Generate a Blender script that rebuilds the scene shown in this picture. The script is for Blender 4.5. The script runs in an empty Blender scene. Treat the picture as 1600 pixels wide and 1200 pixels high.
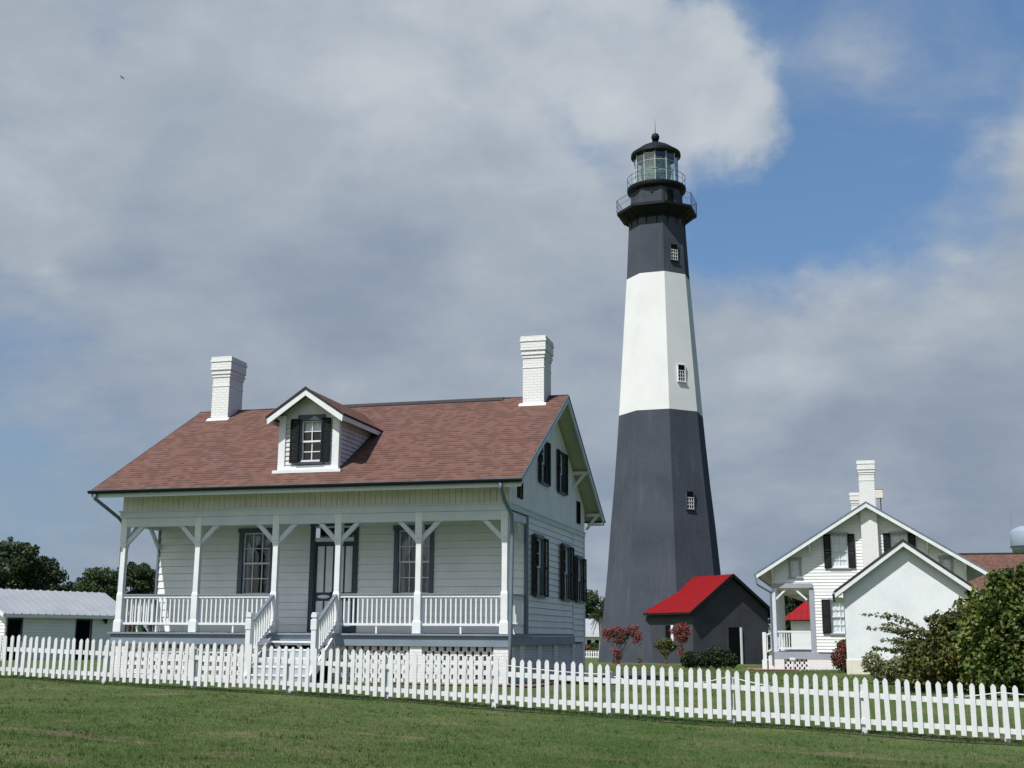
import bpy, bmesh, math, random
import numpy as np
from mathutils import Vector, Matrix, noise
random.seed(7); rng = np.random.default_rng(7)
SC = bpy.context.scene
COL = SC.collection
R = math.radians

# ------------------------------------------------------------------ camera
CAM = (17.6538, -27.0164, -0.0358); YAW, PITCH, ROLL, FPX = -0.26582, 0.209005, 0.006247, 1851.35
cd = bpy.data.cameras.new('camera'); cam = bpy.data.objects.new('camera', cd); COL.objects.link(cam)
cd.sensor_width = 36.0; cd.lens = FPX / 1600 * 36.0; cd.clip_start = 0.1; cd.clip_end = 9000
F_ = Vector((math.sin(YAW)*math.cos(PITCH), math.cos(YAW)*math.cos(PITCH), math.sin(PITCH)))
R_ = Vector((math.cos(YAW), -math.sin(YAW), 0)); U_ = R_.cross(F_)
R2 = R_*math.cos(ROLL) + U_*math.sin(ROLL); U2 = U_*math.cos(ROLL) - R_*math.sin(ROLL)
m = Matrix((R2, U2, -F_)).transposed().to_4x4(); m.translation = Vector(CAM)
cam.matrix_world = m
SC.camera = cam

# ------------------------------------------------------------------ sun, sky, exposure
SUN_AZ, SUN_EL = R(26), R(55.2)          # the sun stands left of the house front, high up
SUN_DIR = Vector((-math.sin(SUN_AZ)*math.cos(SUN_EL), -math.cos(SUN_AZ)*math.cos(SUN_EL), math.sin(SUN_EL)))
sl = bpy.data.lights.new('sun', 'SUN'); sl.energy = 5.0; sl.angle = R(0.6); sl.color = (1.0, 0.985, 0.955)
so = bpy.data.objects.new('sun', sl); COL.objects.link(so)
so.rotation_euler = SUN_DIR.to_track_quat('Z', 'Y').to_euler()
SC.view_settings.view_transform = 'Standard'; SC.view_settings.look = 'None'
SC.view_settings.exposure = 0; SC.view_settings.gamma = 1

BLUE = [(-0.0259,0.874,0.4853,0.075,0.95),(-0.0434,0.9114,0.4093,0.055,-.95),(-0.073,0.8877,0.4546,0.04,-.75),(0.0866,0.9012,0.4246,0.042,-0.5),(0.1104,0.8836,0.4551,0.141,1.0),(0.0321,0.9257,0.377,0.124,1),(-0.0502,0.9388,0.3408,0.092,0.9),(-0.093,0.9434,0.3184,0.059,0.5),(0.1537,0.9105,0.3839,0.081,0.12),(-0.0876,0.8671,0.4904,0.032,0.7),(-0.2002,0.8912,0.4069,0.038,0.5),(-0.6132,0.7774,0.14,0.15,0.52),(-0.5978,0.7999,0.0525,0.12,0.42),(-0.5097,0.7181,0.4739,0.035,0.38),(-0.62,0.70,0.33,0.05,0.2),(-0.1422,0.9221,0.3599,0.059,0.35),(0.1341,0.9367,0.3233,0.038,0.35),(0.0542,0.8954,0.442,0.059,-0.45),(-0.0069,0.88,0.4749,0.049,-0.3),(-0.373,0.8804,0.2928,0.086,0.15),(-0.2372,0.8652,0.4418,0.049,0.12)]
BR = [(-0.0499,0.9034,0.4259,0.076,0.3),(-0.3315,0.8181,0.4699,0.189,0.12),(-0.1561,0.8604,0.4852,0.135,0.25),(-0.5743,0.7321,0.3664,0.076,0.2),(-0.5925,0.7581,0.2725,0.032,0.22),(0.0571,0.9572,0.2836,0.108,0.15),(-0.036,0.9739,0.2243,0.065,0.16),(0.1315,0.9586,0.2525,0.07,0.12),(-0.2895,0.9183,0.2699,0.049,0.12),(-0.4257,0.8572,0.2898,0.151,-0.12),(-0.3545,0.8926,0.2784,0.108,-0.1),(0.0984,0.9843,0.1466,0.162,-0.1),(-0.5016,0.8524,0.1475,0.162,-0.05),(-0.0897,0.9257,0.3674,0.065,0.15)]

class NT:
    def __init__(s, nt): s.nt = nt; s.n = nt.nodes; s.l = nt.links
    def node(s, t, **k):
        n = s.n.new(t)
        for a, v in k.items(): setattr(n, a, v)
        return n
    def put(s, sock, v):
        if hasattr(v, 'is_output'): s.l.new(v, sock)
        elif v is not None: sock.default_value = v
    def math(s, op, a, b=None, c=None):
        n = s.node('ShaderNodeMath', operation=op); s.put(n.inputs[0], a); s.put(n.inputs[1], b)
        if c is not None: s.put(n.inputs[2], c)
        return n.outputs[0]
    def vmath(s, op, a, b=None):
        n = s.node('ShaderNodeVectorMath', operation=op); s.put(n.inputs[0], a); s.put(n.inputs[1], b)
        return n.outputs['Value'] if op in ('DISTANCE', 'LENGTH', 'DOT_PRODUCT') else n.outputs[0]
    def noise(s, vec, scale, detail=4, rough=.5, dist=0):
        n = s.node('ShaderNodeTexNoise'); s.put(n.inputs['Vector'], vec); n.inputs['Scale'].default_value = scale
        n.inputs['Detail'].default_value = detail; n.inputs['Roughness'].default_value = rough; n.inputs['Distortion'].default_value = dist
        return n
    def maprange(s, v, a, b, c, d, smooth=True):
        n = s.node('ShaderNodeMapRange', interpolation_type='SMOOTHSTEP' if smooth else 'LINEAR')
        s.put(n.inputs['Value'], v); n.inputs['From Min'].default_value = a; n.inputs['From Max'].default_value = b
        n.inputs['To Min'].default_value = c; n.inputs['To Max'].default_value = d
        return n.outputs['Result']
    def mix(s, f, a, b, kind='MIX'):
        n = s.node('ShaderNodeMix', data_type='RGBA', blend_type=kind); s.put(n.inputs[0], f)
        s.put(n.inputs[6], a if hasattr(a, 'is_output') else tuple(a)+(1,)); s.put(n.inputs[7], b if hasattr(b, 'is_output') else tuple(b)+(1,))
        return n.outputs[2]
    def sep(s, v):
        n = s.node('ShaderNodeSeparateXYZ'); s.put(n.inputs[0], v); return n.outputs
    def comb(s, x, y, z=0.0):
        n = s.node('ShaderNodeCombineXYZ'); s.put(n.inputs[0], x); s.put(n.inputs[1], y); s.put(n.inputs[2], z); return n.outputs[0]

world = bpy.data.worlds.new('World'); SC.world = world; world.use_nodes = True
w = NT(world.node_tree); w.n.clear()
sky = w.node('ShaderNodeTexSky', sky_type='NISHITA'); sky.sun_disc = False
sky.sun_elevation = SUN_EL; sky.sun_rotation = R(180) + SUN_AZ
sky.air_density = 1.1; sky.dust_density = 1.0; sky.ozone_density = 1.4
tc = w.node('ShaderNodeTexCoord'); D = tc.outputs['Generated']
wn = w.noise(D, 5.0, 7, .55); wv = w.vmath('SUBTRACT', wn.outputs['Color'], (0.5, 0.5, 0.5))
sc_ = w.node('ShaderNodeVectorMath', operation='SCALE'); w.put(sc_.inputs[0], wv); sc_.inputs['Scale'].default_value = 0.17
DW = w.vmath('ADD', D, sc_.outputs[0])
def lobes(lst, vec):
    acc = None
    for (x, y, z, r, a) in lst:
        g = w.maprange(w.vmath('DISTANCE', vec, (x, y, z)), 0, r*1.25, a, 0)
        acc = g if acc is None else w.math('ADD', acc, g)
    return acc
zz = w.sep(D)[2]
zc = w.math('ADD', w.math('MAXIMUM', zz, 0.0), 0.35)
xy = w.sep(D); proj = w.comb(w.math('DIVIDE', xy[0], zc), w.math('DIVIDE', xy[1], zc), 0.0)
fbm = w.noise(proj, 2.2, 9, .55, .3).outputs[0]
fine = w.noise(proj, 7.0, 8, .6, .2).outputs[0]
fb = w.math('SUBTRACT', fbm, .5); fi = w.math('SUBTRACT', fine, .5)
bl = lobes(BLUE, DW)
bl = w.math('ADD', bl, w.math('MULTIPLY', fb, -1.1)); bl = w.math('ADD', bl, w.math('MULTIPLY', fi, -1.05))
bl = w.math('ADD', bl, w.maprange(zz, .60, .74, 0, 1.3))       # unseen blue overhead, added to weaken the fill light
bl = w.math('ADD', bl, w.maprange(xy[0], .20, .42, 0, 1.3))       # unseen clear sky at the right, added to darken shaded sides
wisp = w.noise(w.vmath('MULTIPLY', proj, (1.0, 1.6, 1)), 2.6, 9, .62, .5).outputs[0]
bmask = w.math('MULTIPLY', w.maprange(bl, .10, .92, 0, 1), w.maprange(wisp, .42, .68, 1, .55))
bri = lobes(BR, DW)
bri = w.math('ADD', bri, w.math('MULTIPLY', fb, .9)); bri = w.math('ADD', bri, w.math('MULTIPLY', fi, .45))
bri = w.math('ADD', bri, w.maprange(zz, 0.03, .5, -.02, .12))
bri = w.math('ADD', bri, w.maprange(xy[1], .2, -.4, 0, .55))       # unseen bright cloud behind the viewer, added to lift the porch shade
ramp = w.node('ShaderNodeValToRGB'); w.put(ramp.inputs[0], w.math('ADD', w.math('MULTIPLY', bri, .78), .33))
e = ramp.color_ramp.elements; e[0].position = 0; e[0].color = (.20, .265, .36, 1); e[1].position = 1; e[1].color = (1.0, 1.02, 1.03, 1)
for p_, c_ in ((.25, (.285, .345, .43, 1)), (.45, (.39, .445, .515, 1)), (.65, (.55, .60, .645, 1))):
    q = e.new(p_); q.color = c_
skc = w.node('ShaderNodeVectorMath', operation='SCALE'); w.put(skc.inputs[0], sky.outputs[0]); skc.inputs['Scale'].default_value = 0.10
hz = w.mix(w.maprange(zz, .0, .40, .8, .45), skc.outputs[0], w.mix(w.maprange(zz, .1, .32, 0, 1), (.21, .32, .47), (.12, .29, .60)))
deep = w.math('MAXIMUM', w.maprange(zz, .58, .8, 0, .85), w.maprange(xy[0], .20, .5, 0, .9))  # unseen sky overhead and at the right darkened to cut fill
hz = w.mix(deep, hz, (.045, .105, .27))
skm = w.mix(bmask, ramp.outputs[0], hz)
bg = w.node('ShaderNodeBackground'); w.put(bg.inputs[0], skm); bg.inputs[1].default_value = 1.0
wo = w.node('ShaderNodeOutputWorld'); w.l.new(bg.outputs[0], wo.inputs[0])

# ------------------------------------------------------------------ materials
def material(name, rough=.7, spec=.35):
    mt = bpy.data.materials.new(name); mt.use_nodes = True
    t = NT(mt.node_tree); b = t.n['Principled BSDF']
    b.inputs['Roughness'].default_value = rough; b.inputs['Specular IOR Level'].default_value = spec
    return mt, t, b
def bump(t, b, h, strength, dist):
    n = t.node('ShaderNodeBump'); t.put(n.inputs['Height'], h); n.inputs['Strength'].default_value = strength; n.inputs['Distance'].default_value = dist
    t.l.new(n.outputs[0], b.inputs['Normal'])
def painted(name, c, c2=None, rough=.6, sc=3.0, bs=.15, grime=.25, spec=.35):
    """paint with slight tone drift, streaks and a little bump"""
    mt, t, b = material(name, rough, spec)
    pos = t.node('ShaderNodeTexCoord').outputs['Object']
    c2 = c2 or tuple(v*.82 for v in c)
    n1 = t.noise(pos, sc, 6, .6).outputs[0]
    st = t.vmath('MULTIPLY', pos, (6, 6, .5)); n2 = t.noise(st, 2.0, 5, .6).outputs[0]
    f = t.maprange(n1, .35, .75, 0, 1); f = t.math('MULTIPLY', f, .7)
    f = t.math('ADD', f, t.maprange(n2, .55, .8, 0, grime))
    t.put(b.inputs['Base Color'], t.mix(f, c, c2))
    bump(t, b, t.noise(pos, 25, 4).outputs[0], bs, .004)
    return mt
def brickmat(name, c, c2, cm, bw=.21, bh=.075, mortar=.012, bstr=.35, rough=.75, noise_amt=.3):
    mt, t, b = material(name, rough)
    pos = t.node('ShaderNodeTexCoord').outputs['Object']; s = t.sep(pos)
    v = t.comb(t.math('ADD', s[0], s[1]), s[2])
    wob = t.noise(pos, 9, 3).outputs['Color']; v = t.vmath('ADD', v, t.vmath('MULTIPLY', t.vmath('SUBTRACT', wob, (.5, .5, .5)), (.02, .02, 0)))
    br = t.node('ShaderNodeTexBrick'); t.put(br.inputs['Vector'], v)
    br.inputs['Scale'].default_value = 1; br.inputs['Brick Width'].default_value = bw; br.inputs['Row Height'].default_value = bh
    br.inputs['Mortar Size'].default_value = mortar; br.inputs['Mortar Smooth'].default_value = .4
    br.inputs['Color1'].default_value = c+(1,); br.inputs['Color2'].default_value = c2+(1,); br.inputs['Mortar'].default_value = cm+(1,)
    n1 = t.noise(pos, 6, 6, .65).outputs[0]
    col = t.mix(t.maprange(n1, .55, .75, 0, noise_amt), br.outputs['Color'], tuple(x*.6 for x in c2))
    t.put(b.inputs['Base Color'], col)
    h = t.math('SUBTRACT', t.math('MULTIPLY', n1, .35), br.outputs['Fac'])
    bump(t, b, h, bstr, .012)
    return mt
def shinglemat(name, axis):
    """asphalt shingles; axis 0 = ridge along X, 1 = ridge along Y"""
    mt, t, b = material(name, .9, .15)
    pos = t.node('ShaderNodeTexCoord').outputs['Object']; s = t.sep(pos)
    n0 = t.noise(pos, 3, 3).outputs[0]
    v = t.math('ADD', t.math('MULTIPLY', s[1-axis], 1.155/.15), t.math('MULTIPLY', n0, .15)); row = t.math('FLOOR', v); fr = t.math('FRACT', v)
    tab = t.node('ShaderNodeTexWhiteNoise', noise_dimensions='2D')
    off = t.math('MULTIPLY', t.math('FRACT', t.math('MULTIPLY', row, .618)), 1.0)
    t.put(tab.inputs['Vector'], t.comb(t.math('FLOOR', t.math('ADD', t.math('DIVIDE', s[axis], .17), off)), row))
    tv = tab.outputs['Value']
    col = t.mix(tv, (.165, .088, .069), (.122, .066, .053))
    n1 = t.noise(pos, 1.1, 5, .6).outputs[0]; n2 = t.noise(pos, 60, 2, .6).outputs[0]
    col = t.mix(t.maprange(n1, .35, .7, 0, .4), col, (.165, .092, .075))
    col = t.mix(t.maprange(n2, .4, .75, 0, .3), col, (.08, .042, .036))
    st = t.noise(t.vmath('MULTIPLY', pos, (5, .35, .35) if axis == 0 else (.35, 5, .35)), 1.0, 4).outputs[0]
    col = t.mix(t.maprange(st, .5, .8, 0, .25), col, (.09, .05, .045))
    edge = t.maprange(fr, .16, .34, 1, 0); dash = t.maprange(tv, .35, .6, .25, 1)
    col = t.mix(t.math('MULTIPLY', t.math('MULTIPLY', edge, dash), .85), col, (.035, .018, .016))
    t.put(b.inputs['Base Color'], col)
    bump(t, b, t.math('ADD', t.math('MULTIPLY', n2, .3), t.math('MULTIPLY', fr, -.8)), .5, .012)
    return mt
M = {}
M['white'] = painted('white_paint', (.74, .76, .77), (.62, .64, .66), grime=.35)
M['siding'] = painted('siding_paint', (.80, .81, .79), (.68, .70, .70), sc=1.3, grime=.45)
M['siding_old'] = painted('weathered_siding_paint', (.66, .65, .66), (.42, .41, .42), sc=2.5, grime=.6)
M['board'] = painted('board_paint', (.80, .74, .68), (.64, .59, .54), sc=2.2, grime=.6)
M['soffit'] = painted('soffit_paint', (.50, .50, .43), (.36, .36, .31), sc=2)
M['blue'] = painted('slate_blue_paint', (.12, .155, .20), (.085, .115, .15), sc=2)
M['deckblue'] = painted('porch_fascia_paint', (.21, .26, .32), (.16, .205, .26), sc=2)
M['greyblue'] = painted('pale_grey_blue_paint', (.60, .66, .71), (.50, .57, .62), sc=2)
M['pipe'] = painted('grey_downpipe_paint', (.15, .19, .23), (.11, .14, .17), rough=.5)
M['gutter'] = painted('dark_gutter_metal', (.014, .018, .021), (.010, .013, .015), rough=.6, spec=.15)
M['shutter'] = painted('black_green_shutter_paint', (.008, .011, .013), (.012, .016, .018), rough=.75, spec=.15)
M['darkframe'] = painted('dark_slate_trim_paint', (.045, .065, .085), (.03, .045, .06), rough=.5)
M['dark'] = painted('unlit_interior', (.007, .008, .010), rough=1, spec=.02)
M['iron'] = painted('black_iron_paint', (.008, .010, .012), (.014, .016, .018), rough=.6, sc=1.5, spec=.2)
M['towerdark'] = painted('charcoal_tower_paint', (.072, .083, .104), (.048, .057, .074), rough=.9, spec=.06, sc=.35, bs=.4, grime=.6)
def chipped(mt):
    t = NT(mt.node_tree); b = t.n['Principled BSDF']; src = b.inputs['Base Color'].links[0].from_socket
    pos = t.node('ShaderNodeTexCoord').outputs['Object']
    c = t.noise(t.vmath('MULTIPLY', pos, (1.0, 1.0, 2.2)), .55, 9, .72).outputs[0]
    col = t.mix(t.maprange(c, .735, .755, 0, .8), src, (.45, .46, .47))
    r_ = t.noise(t.vmath('MULTIPLY', pos, (2.2, 2.2, .16)), 1.0, 5, .6).outputs[0]
    col = t.mix(t.maprange(r_, .52, .75, 0, .35), col, (.13, .14, .155)); t.put(b.inputs['Base Color'], col)
    br = t.node('ShaderNodeTexBrick'); s = t.sep(pos); t.put(br.inputs['Vector'], t.comb(t.math('ADD', s[0], t.math('MULTIPLY', s[1], .4)), s[2]))
    br.inputs['Scale'].default_value = 1; br.inputs['Brick Width'].default_value = .42; br.inputs['Row Height'].default_value = .14; br.inputs['Mortar Size'].default_value = .012
    bump(t, b, t.math('SUBTRACT', t.math('MULTIPLY', t.noise(pos, 5, 6, .7).outputs[0], 1.2), br.outputs['Fac']), .5, .03)
chipped(M['towerdark'])
M['towerwhite'] = painted('white_tower_paint', (.71, .72, .72), (.62, .63, .62), rough=.8, sc=.35, bs=.4, grime=.5)
M['black'] = painted('black_brick_paint', (.062, .068, .080), (.042, .046, .055), rough=.9, sc=.8, bs=.4, spec=.06)
M['plaster'] = painted('white_plaster', (.75, .78, .79), (.62, .66, .69), rough=.85, sc=1.6, bs=.8, grime=.6)
M['cream'] = painted('cream_base_plaster', (.72, .69, .60), (.58, .54, .44), rough=.85, sc=1.6, bs=.35, grime=.5)
M['brick'] = brickmat('white_painted_brick', (.76, .77, .76), (.73, .74, .73), (.64, .64, .63))
M['redbrick'] = brickmat('red_paving_brick', (.30, .12, .085), (.23, .09, .07), (.20, .14, .11), bstr=.3)
M['shingle'] = shinglemat('red_brown_shingles', 0)
M['shingle2'] = shinglemat('red_brown_shingles_turned', 1)
M['darkroof'] = painted('dark_shingle_edge', (.035, .032, .036), (.055, .05, .05), rough=.9, sc=8)
M['redmetal'] = painted('red_metal_roofing', (.28, .009, .013), (.19, .012, .015), rough=.65, spec=.2, sc=2, grime=.4)
M['greymetal'] = painted('pale_grey_metal_roofing', (.36, .38, .40), (.28, .30, .33), rough=.5, sc=.8, grime=.3)
M['bark'] = painted('grey_brown_bark', (.13, .095, .07), (.07, .05, .04), rough=.95, sc=6, bs=1)
M['palebark'] = painted('pale_palm_bark', (.30, .25, .19), (.18, .15, .12), rough=.95, sc=6, bs=1)
M['steel'] = painted('hazed_tank_tone', (.27, .33, .40), (.22, .28, .35), rough=.6)  # white tank toned darker and bluish, distance haze put into the colour
M['asphalt'] = painted('dark_path_asphalt', (.06, .052, .05), (.085, .07, .06), rough=.95, sc=2, bs=.5)
M['curtain'] = painted('white_lace_curtain', (.84, .86, .88), (.62, .65, .68), rough=.9, sc=9)
M['bird'] = painted('dark_feathers', (.02, .02, .022), rough=.8)
M['mulch'] = painted('red_brown_mulch', (.17, .08, .05), (.09, .05, .03), rough=1, sc=9, bs=1)
M['darkframe2'] = painted('dark_blue_window_trim_paint', (.085, .115, .15), (.06, .085, .115), rough=.5)
M['trimgrey'] = painted('grey_house_trim_paint', (.33, .36, .41), (.26, .29, .34), sc=2)
M['picket'] = painted('weathered_white_picket_paint', (.68, .70, .71), (.54, .55, .54), sc=2.2, grime=.5)
M['lace'] = painted('grey_lace_drape', (.34, .37, .40), (.22, .25, .28), rough=.9, sc=9)
M['soil'] = painted('bare_brown_soil', (.11, .075, .05), (.055, .042, .03), rough=1, sc=5, bs=1)
M['rope'] = painted('white_rope', (.74, .76, .76), rough=.7)

def glassmat(name, tint, rough=.03, refl=1.0):
    mt = bpy.data.materials.new(name); mt.use_nodes = True; t = NT(mt.node_tree); t.n.clear()
    tr = t.node('ShaderNodeBsdfTransparent'); tr.inputs[0].default_value = tint+(1,)
    gl = t.node('ShaderNodeBsdfGlossy'); gl.inputs['Roughness'].default_value = rough
    geo = t.node('ShaderNodeTexCoord').outputs['Object']
    bp = t.node('ShaderNodeBump'); bp.inputs['Strength'].default_value = .25; bp.inputs['Distance'].default_value = .02
    t.put(bp.inputs['Height'], t.noise(geo, 3, 2).outputs[0]); t.l.new(bp.outputs[0], gl.inputs['Normal'])
    fr = t.node('ShaderNodeFresnel'); bk = t.node('ShaderNodeNewGeometry').outputs['Backfacing']; t.put(fr.inputs['IOR'], t.math('SUBTRACT', 1.5, t.math('MULTIPLY', bk, .8333)))
    mx = t.node('ShaderNodeMixShader'); t.put(mx.inputs[0], t.math('MINIMUM', t.math('MULTIPLY', fr.outputs[0], 1.8*refl), 1.0))
    t.l.new(tr.outputs[0], mx.inputs[1]); t.l.new(gl.outputs[0], mx.inputs[2])
    o = t.node('ShaderNodeOutputMaterial'); t.l.new(mx.outputs[0], o.inputs[0]); return mt
M['glass'] = glassmat('window_glass', (.93, .96, .96))
M['lanternglass'] = glassmat('greenish_lantern_glass', (.86, .95, .92), .05, 2.2)

def leafmat(name, cs, trans=.25):
    mt, t, b = material(name, .55, .3)
    g = t.node('ShaderNodeNewGeometry'); rp = t.node('ShaderNodeValToRGB'); t.put(rp.inputs[0], g.outputs['Random Per Island'])
    el = rp.color_ramp.elements; el[0].color = cs[0]+(1,); el[1].color = cs[-1]+(1,)
    for i, c in enumerate(cs[1:-1], 1): q = el.new(i/(len(cs)-1)); q.color = c+(1,)
    pos = t.node('ShaderNodeTexCoord').outputs['Object']
    n = t.noise(pos, 1.3, 3).outputs[0]
    col = t.mix(t.maprange(n, .35, .7, 0, .6), rp.outputs[0], tuple(v*.55 for v in cs[0]))
    t.put(b.inputs['Base Color'], col)
    tl = t.node('ShaderNodeBsdfTranslucent'); t.put(tl.inputs[0], col)
    mx = t.node('ShaderNodeMixShader'); mx.inputs[0].default_value = trans
    o = t.n['Material Output']; t.l.new(b.outputs[0], mx.inputs[1]); t.l.new(tl.outputs[0], mx.inputs[2]); t.l.new(mx.outputs[0], o.inputs[0])
    return mt
M['leaf_dark'] = leafmat('dark_evergreen_leaves', [(.024, .045, .017), (.04, .07, .025), (.07, .10, .035)])
M['leaf_mid'] = leafmat('mid_green_leaves', [(.03, .06, .018), (.05, .09, .025), (.09, .13, .04)])
M['leaf_bush'] = leafmat('glossy_bush_leaves', [(.03, .065, .012), (.07, .125, .022), (.15, .20, .04), (.21, .20, .05)])
M['leaf_yellow'] = leafmat('yellowing_leaves', [(.028, .052, .013), (.075, .105, .022), (.16, .16, .04), (.12, .085, .03)])
M['leaf_pale'] = leafmat('pale_spray_leaves', [(.10, .14, .05), (.20, .23, .10), (.30, .26, .14)])
M['leaf_box'] = leafmat('boxwood_leaves', [(.012, .025, .01), (.025, .045, .015), (.05, .075, .03)])
M['leaf_red'] = leafmat('red_tinged_leaves', [(.07, .06, .025), (.16, .06, .04), (.05, .07, .025), (.20, .10, .07)])
M['flower'] = leafmat('crimson_blossom', [(.36, .055, .065), (.50, .13, .14), (.24, .04, .045)], .35)
M['grassblade'] = leafmat('lawn_grass_blades', [(.075, .125, .028), (.11, .165, .045), (.17, .195, .07), (.23, .195, .11)], .3)
M['weed'] = leafmat('weed_leaves', [(.03, .08, .015), (.06, .13, .03), (.09, .17, .05)], .3)

# ------------------------------------------------------------------ mesh helpers
class MB:
    def __init__(s): s.v = []; s.f = []
    def poly(s, vs, fs):
        o = len(s.v); s.v += [tuple(v) for v in vs]; s.f += [tuple(i+o for i in f) for f in fs]; return s
    def box(s, x0, x1, y0, y1, z0, z1, mp=None):
        vs = [(x, y, z) for z in (z0, z1) for y in (y0, y1) for x in (x0, x1)]
        if mp: vs = [mp(*q) for q in vs]
        return s.poly(vs, [(0, 2, 3, 1), (4, 5, 7, 6), (0, 1, 5, 4), (2, 6, 7, 3), (0, 4, 6, 2), (1, 3, 7, 5)])
    def bar(s, a, b, w_, h_, up=(0, 0, 1)):
        a = Vector(a); b = Vector(b); d = (b-a).normalized(); u = Vector(up)
        sd = d.cross(u)
        if sd.length < 1e-4: sd = d.cross(Vector((1, 0, 0)))
        sd.normalize(); u = sd.cross(d).normalized()
        vs = [p + sd*sx*w_/2 + u*sz*h_/2 for p in (a, b) for sx, sz in ((-1, -1), (1, -1), (1, 1), (-1, 1))]
        return s.poly(vs, [(0, 1, 2, 3), (7, 6, 5, 4), (0, 4, 5, 1), (1, 5, 6, 2), (2, 6, 7, 3), (3, 7, 4, 0)])
    def extr(s, pts, vec):
        """closed polygon (3D points) pushed along vec"""
        n = len(pts); vec = Vector(vec); a = [Vector(p) for p in pts]
        return s.poly(a + [p+vec for p in a], [tuple(range(n-1, -1, -1)), tuple(range(n, 2*n))] + [(i, (i+1) % n, n+(i+1) % n, n+i) for i in range(n)])
    def tube(s, pts, rad, n=8, cap=True):
        pts = [Vector(p) for p in pts]; rads = rad if isinstance(rad, (list, tuple)) else [rad]*len(pts); rings = []
        for i, p in enumerate(pts):
            d = (pts[min(i+1, len(pts)-1)] - pts[max(i-1, 0)]).normalized()
            a = d.orthogonal().normalized() if abs(d.z) > .9 else d.cross(Vector((0, 0, 1))).normalized()
            if i and a.dot(pa) < 0: a = -a
            pa = a; b = d.cross(a)
            rings.append([p + (a*math.cos(t) + b*math.sin(t))*rads[i] for t in [2*math.pi*k/n for k in range(n)]])
        vs = [q for r in rings for q in r]; fs = []
        for i in range(len(pts)-1):
            for k in range(n): fs.append((i*n+k, i*n+(k+1) % n, (i+1)*n+(k+1) % n, (i+1)*n+k))
        if cap: fs += [tuple(range(n-1, -1, -1)), tuple(range((len(pts)-1)*n, len(pts)*n))]
        return s.poly(vs, fs)
    def lathe(s, prof, c=(0, 0), n=32, a0=0.0, cap=True):
        vs = []; fs = []
        for r, z in prof:
            for k in range(n): t = a0+2*math.pi*k/n; vs.append((c[0]+r*math.cos(t), c[1]+r*math.sin(t), z))
        for i in range(len(prof)-1):
            for k in range(n): fs.append((i*n+k, i*n+(k+1) % n, (i+1)*n+(k+1) % n, (i+1)*n+k))
        if cap: fs += [tuple(range(n-1, -1, -1)), tuple(range((len(prof)-1)*n, len(prof)*n))]
        return s.poly(vs, fs)
    def build(s, name, mat, parent=None, recalc=True, smooth=False, bev=0):
        me = bpy.data.meshes.new(name); me.from_pydata(s.v, [], s.f)
        if recalc:
            bm = bmesh.new(); bm.from_mesh(me); bmesh.ops.recalc_face_normals(bm, faces=bm.faces); bm.to_mesh(me); bm.free()
        for mm in (mat if isinstance(mat, list) else [mat]): me.materials.append(mm)
        if smooth: me.shade_smooth()
        o = bpy.data.objects.new(name, me); COL.objects.link(o)
        if bev:
            b = o.modifiers.new('bevel', 'BEVEL'); b.width = bev; b.segments = 1; b.limit_method = 'ANGLE'
        if parent: attach(o, parent)
        return o
def attach(o, parent):
    o.parent = parent
    if parent.type == 'EMPTY': o.matrix_parent_inverse = Matrix.Translation(-Vector(parent.location))
def tag(o, label=None, cat=None, group=None, kind=None):
    for k, v in (('label', label), ('category', cat), ('group', group), ('kind', kind)):
        if v: o[k] = v
    return o
def root(name, loc, label, cat, group=None):
    o = bpy.data.objects.new(name, None); COL.objects.link(o); o.location = loc; o.empty_display_size = .3
    return tag(o, label, cat, group)
def FY(y): return lambda a, o, z: (a, y-o, z)          # wall facing -Y, o = outwards
def FX(x): return lambda a, o, z: (x+o, a, z)          # wall facing +X
def FXn(x): return lambda a, o, z: (x-o, a, z)         # wall facing -X
def FR(cx, cy, ang):                                    # wall facing (sin ang, -cos ang) through (cx, cy)
    nx, ny = math.sin(ang), -math.cos(ang); tx, ty = math.cos(ang), math.sin(ang)
    return lambda a, o, z: (cx+tx*a+nx*o, cy+ty*a+ny*o, z)
def clap(mb, mp, a0, a1, z0, z1, holes=(), step=.125, lims=None, t=.026, gap=.009):
    n = max(1, round((z1-z0)/step)); st = (z1-z0)/n
    for i in range(n):
        b, c = z0+i*st, z0+(i+1)*st; mid = (b+c)/2
        l0, r0 = lims(b) if lims else (a0, a1); l1, r1 = lims(c) if lims else (a0, a1)
        if r0-l0 < .05: continue
        if r1 < l1: l1 = r1 = (l1+r1)/2
        segs = [(l0, r0, l1, r1)]
        for (ha, hb, hz0, hz1) in holes:
            if not (hz0 < mid < hz1): continue
            ns = []
            for (p, q, p1, q1) in segs:
                if hb <= p or ha >= q: ns.append((p, q, p1, q1)); continue
                if ha > p: ns.append((p, ha, p1, ha))
                if hb < q: ns.append((hb, q, hb, q1))
            segs = ns
        for (p, q, p1, q1) in segs:
            sag = random.uniform(-.003, .003)
            g_ = b+gap
            A = [(-.02, b), (-.02, g_), (t+sag, g_)]; n0 = len(A)
            vs = [mp(p, o, z) for o, z in A]+[mp(p1, .004, c), mp(p1, -.02, c)]+[mp(q, o, z) for o, z in A]+[mp(q1, .004, c), mp(q1, -.02, c)]
            mb.poly(vs, [(4, 3, 2, 1, 0), (5, 6, 7, 8, 9)]+[(i, (i+1) % 5, 5+(i+1) % 5, 5+i) for i in range(5)])
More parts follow.
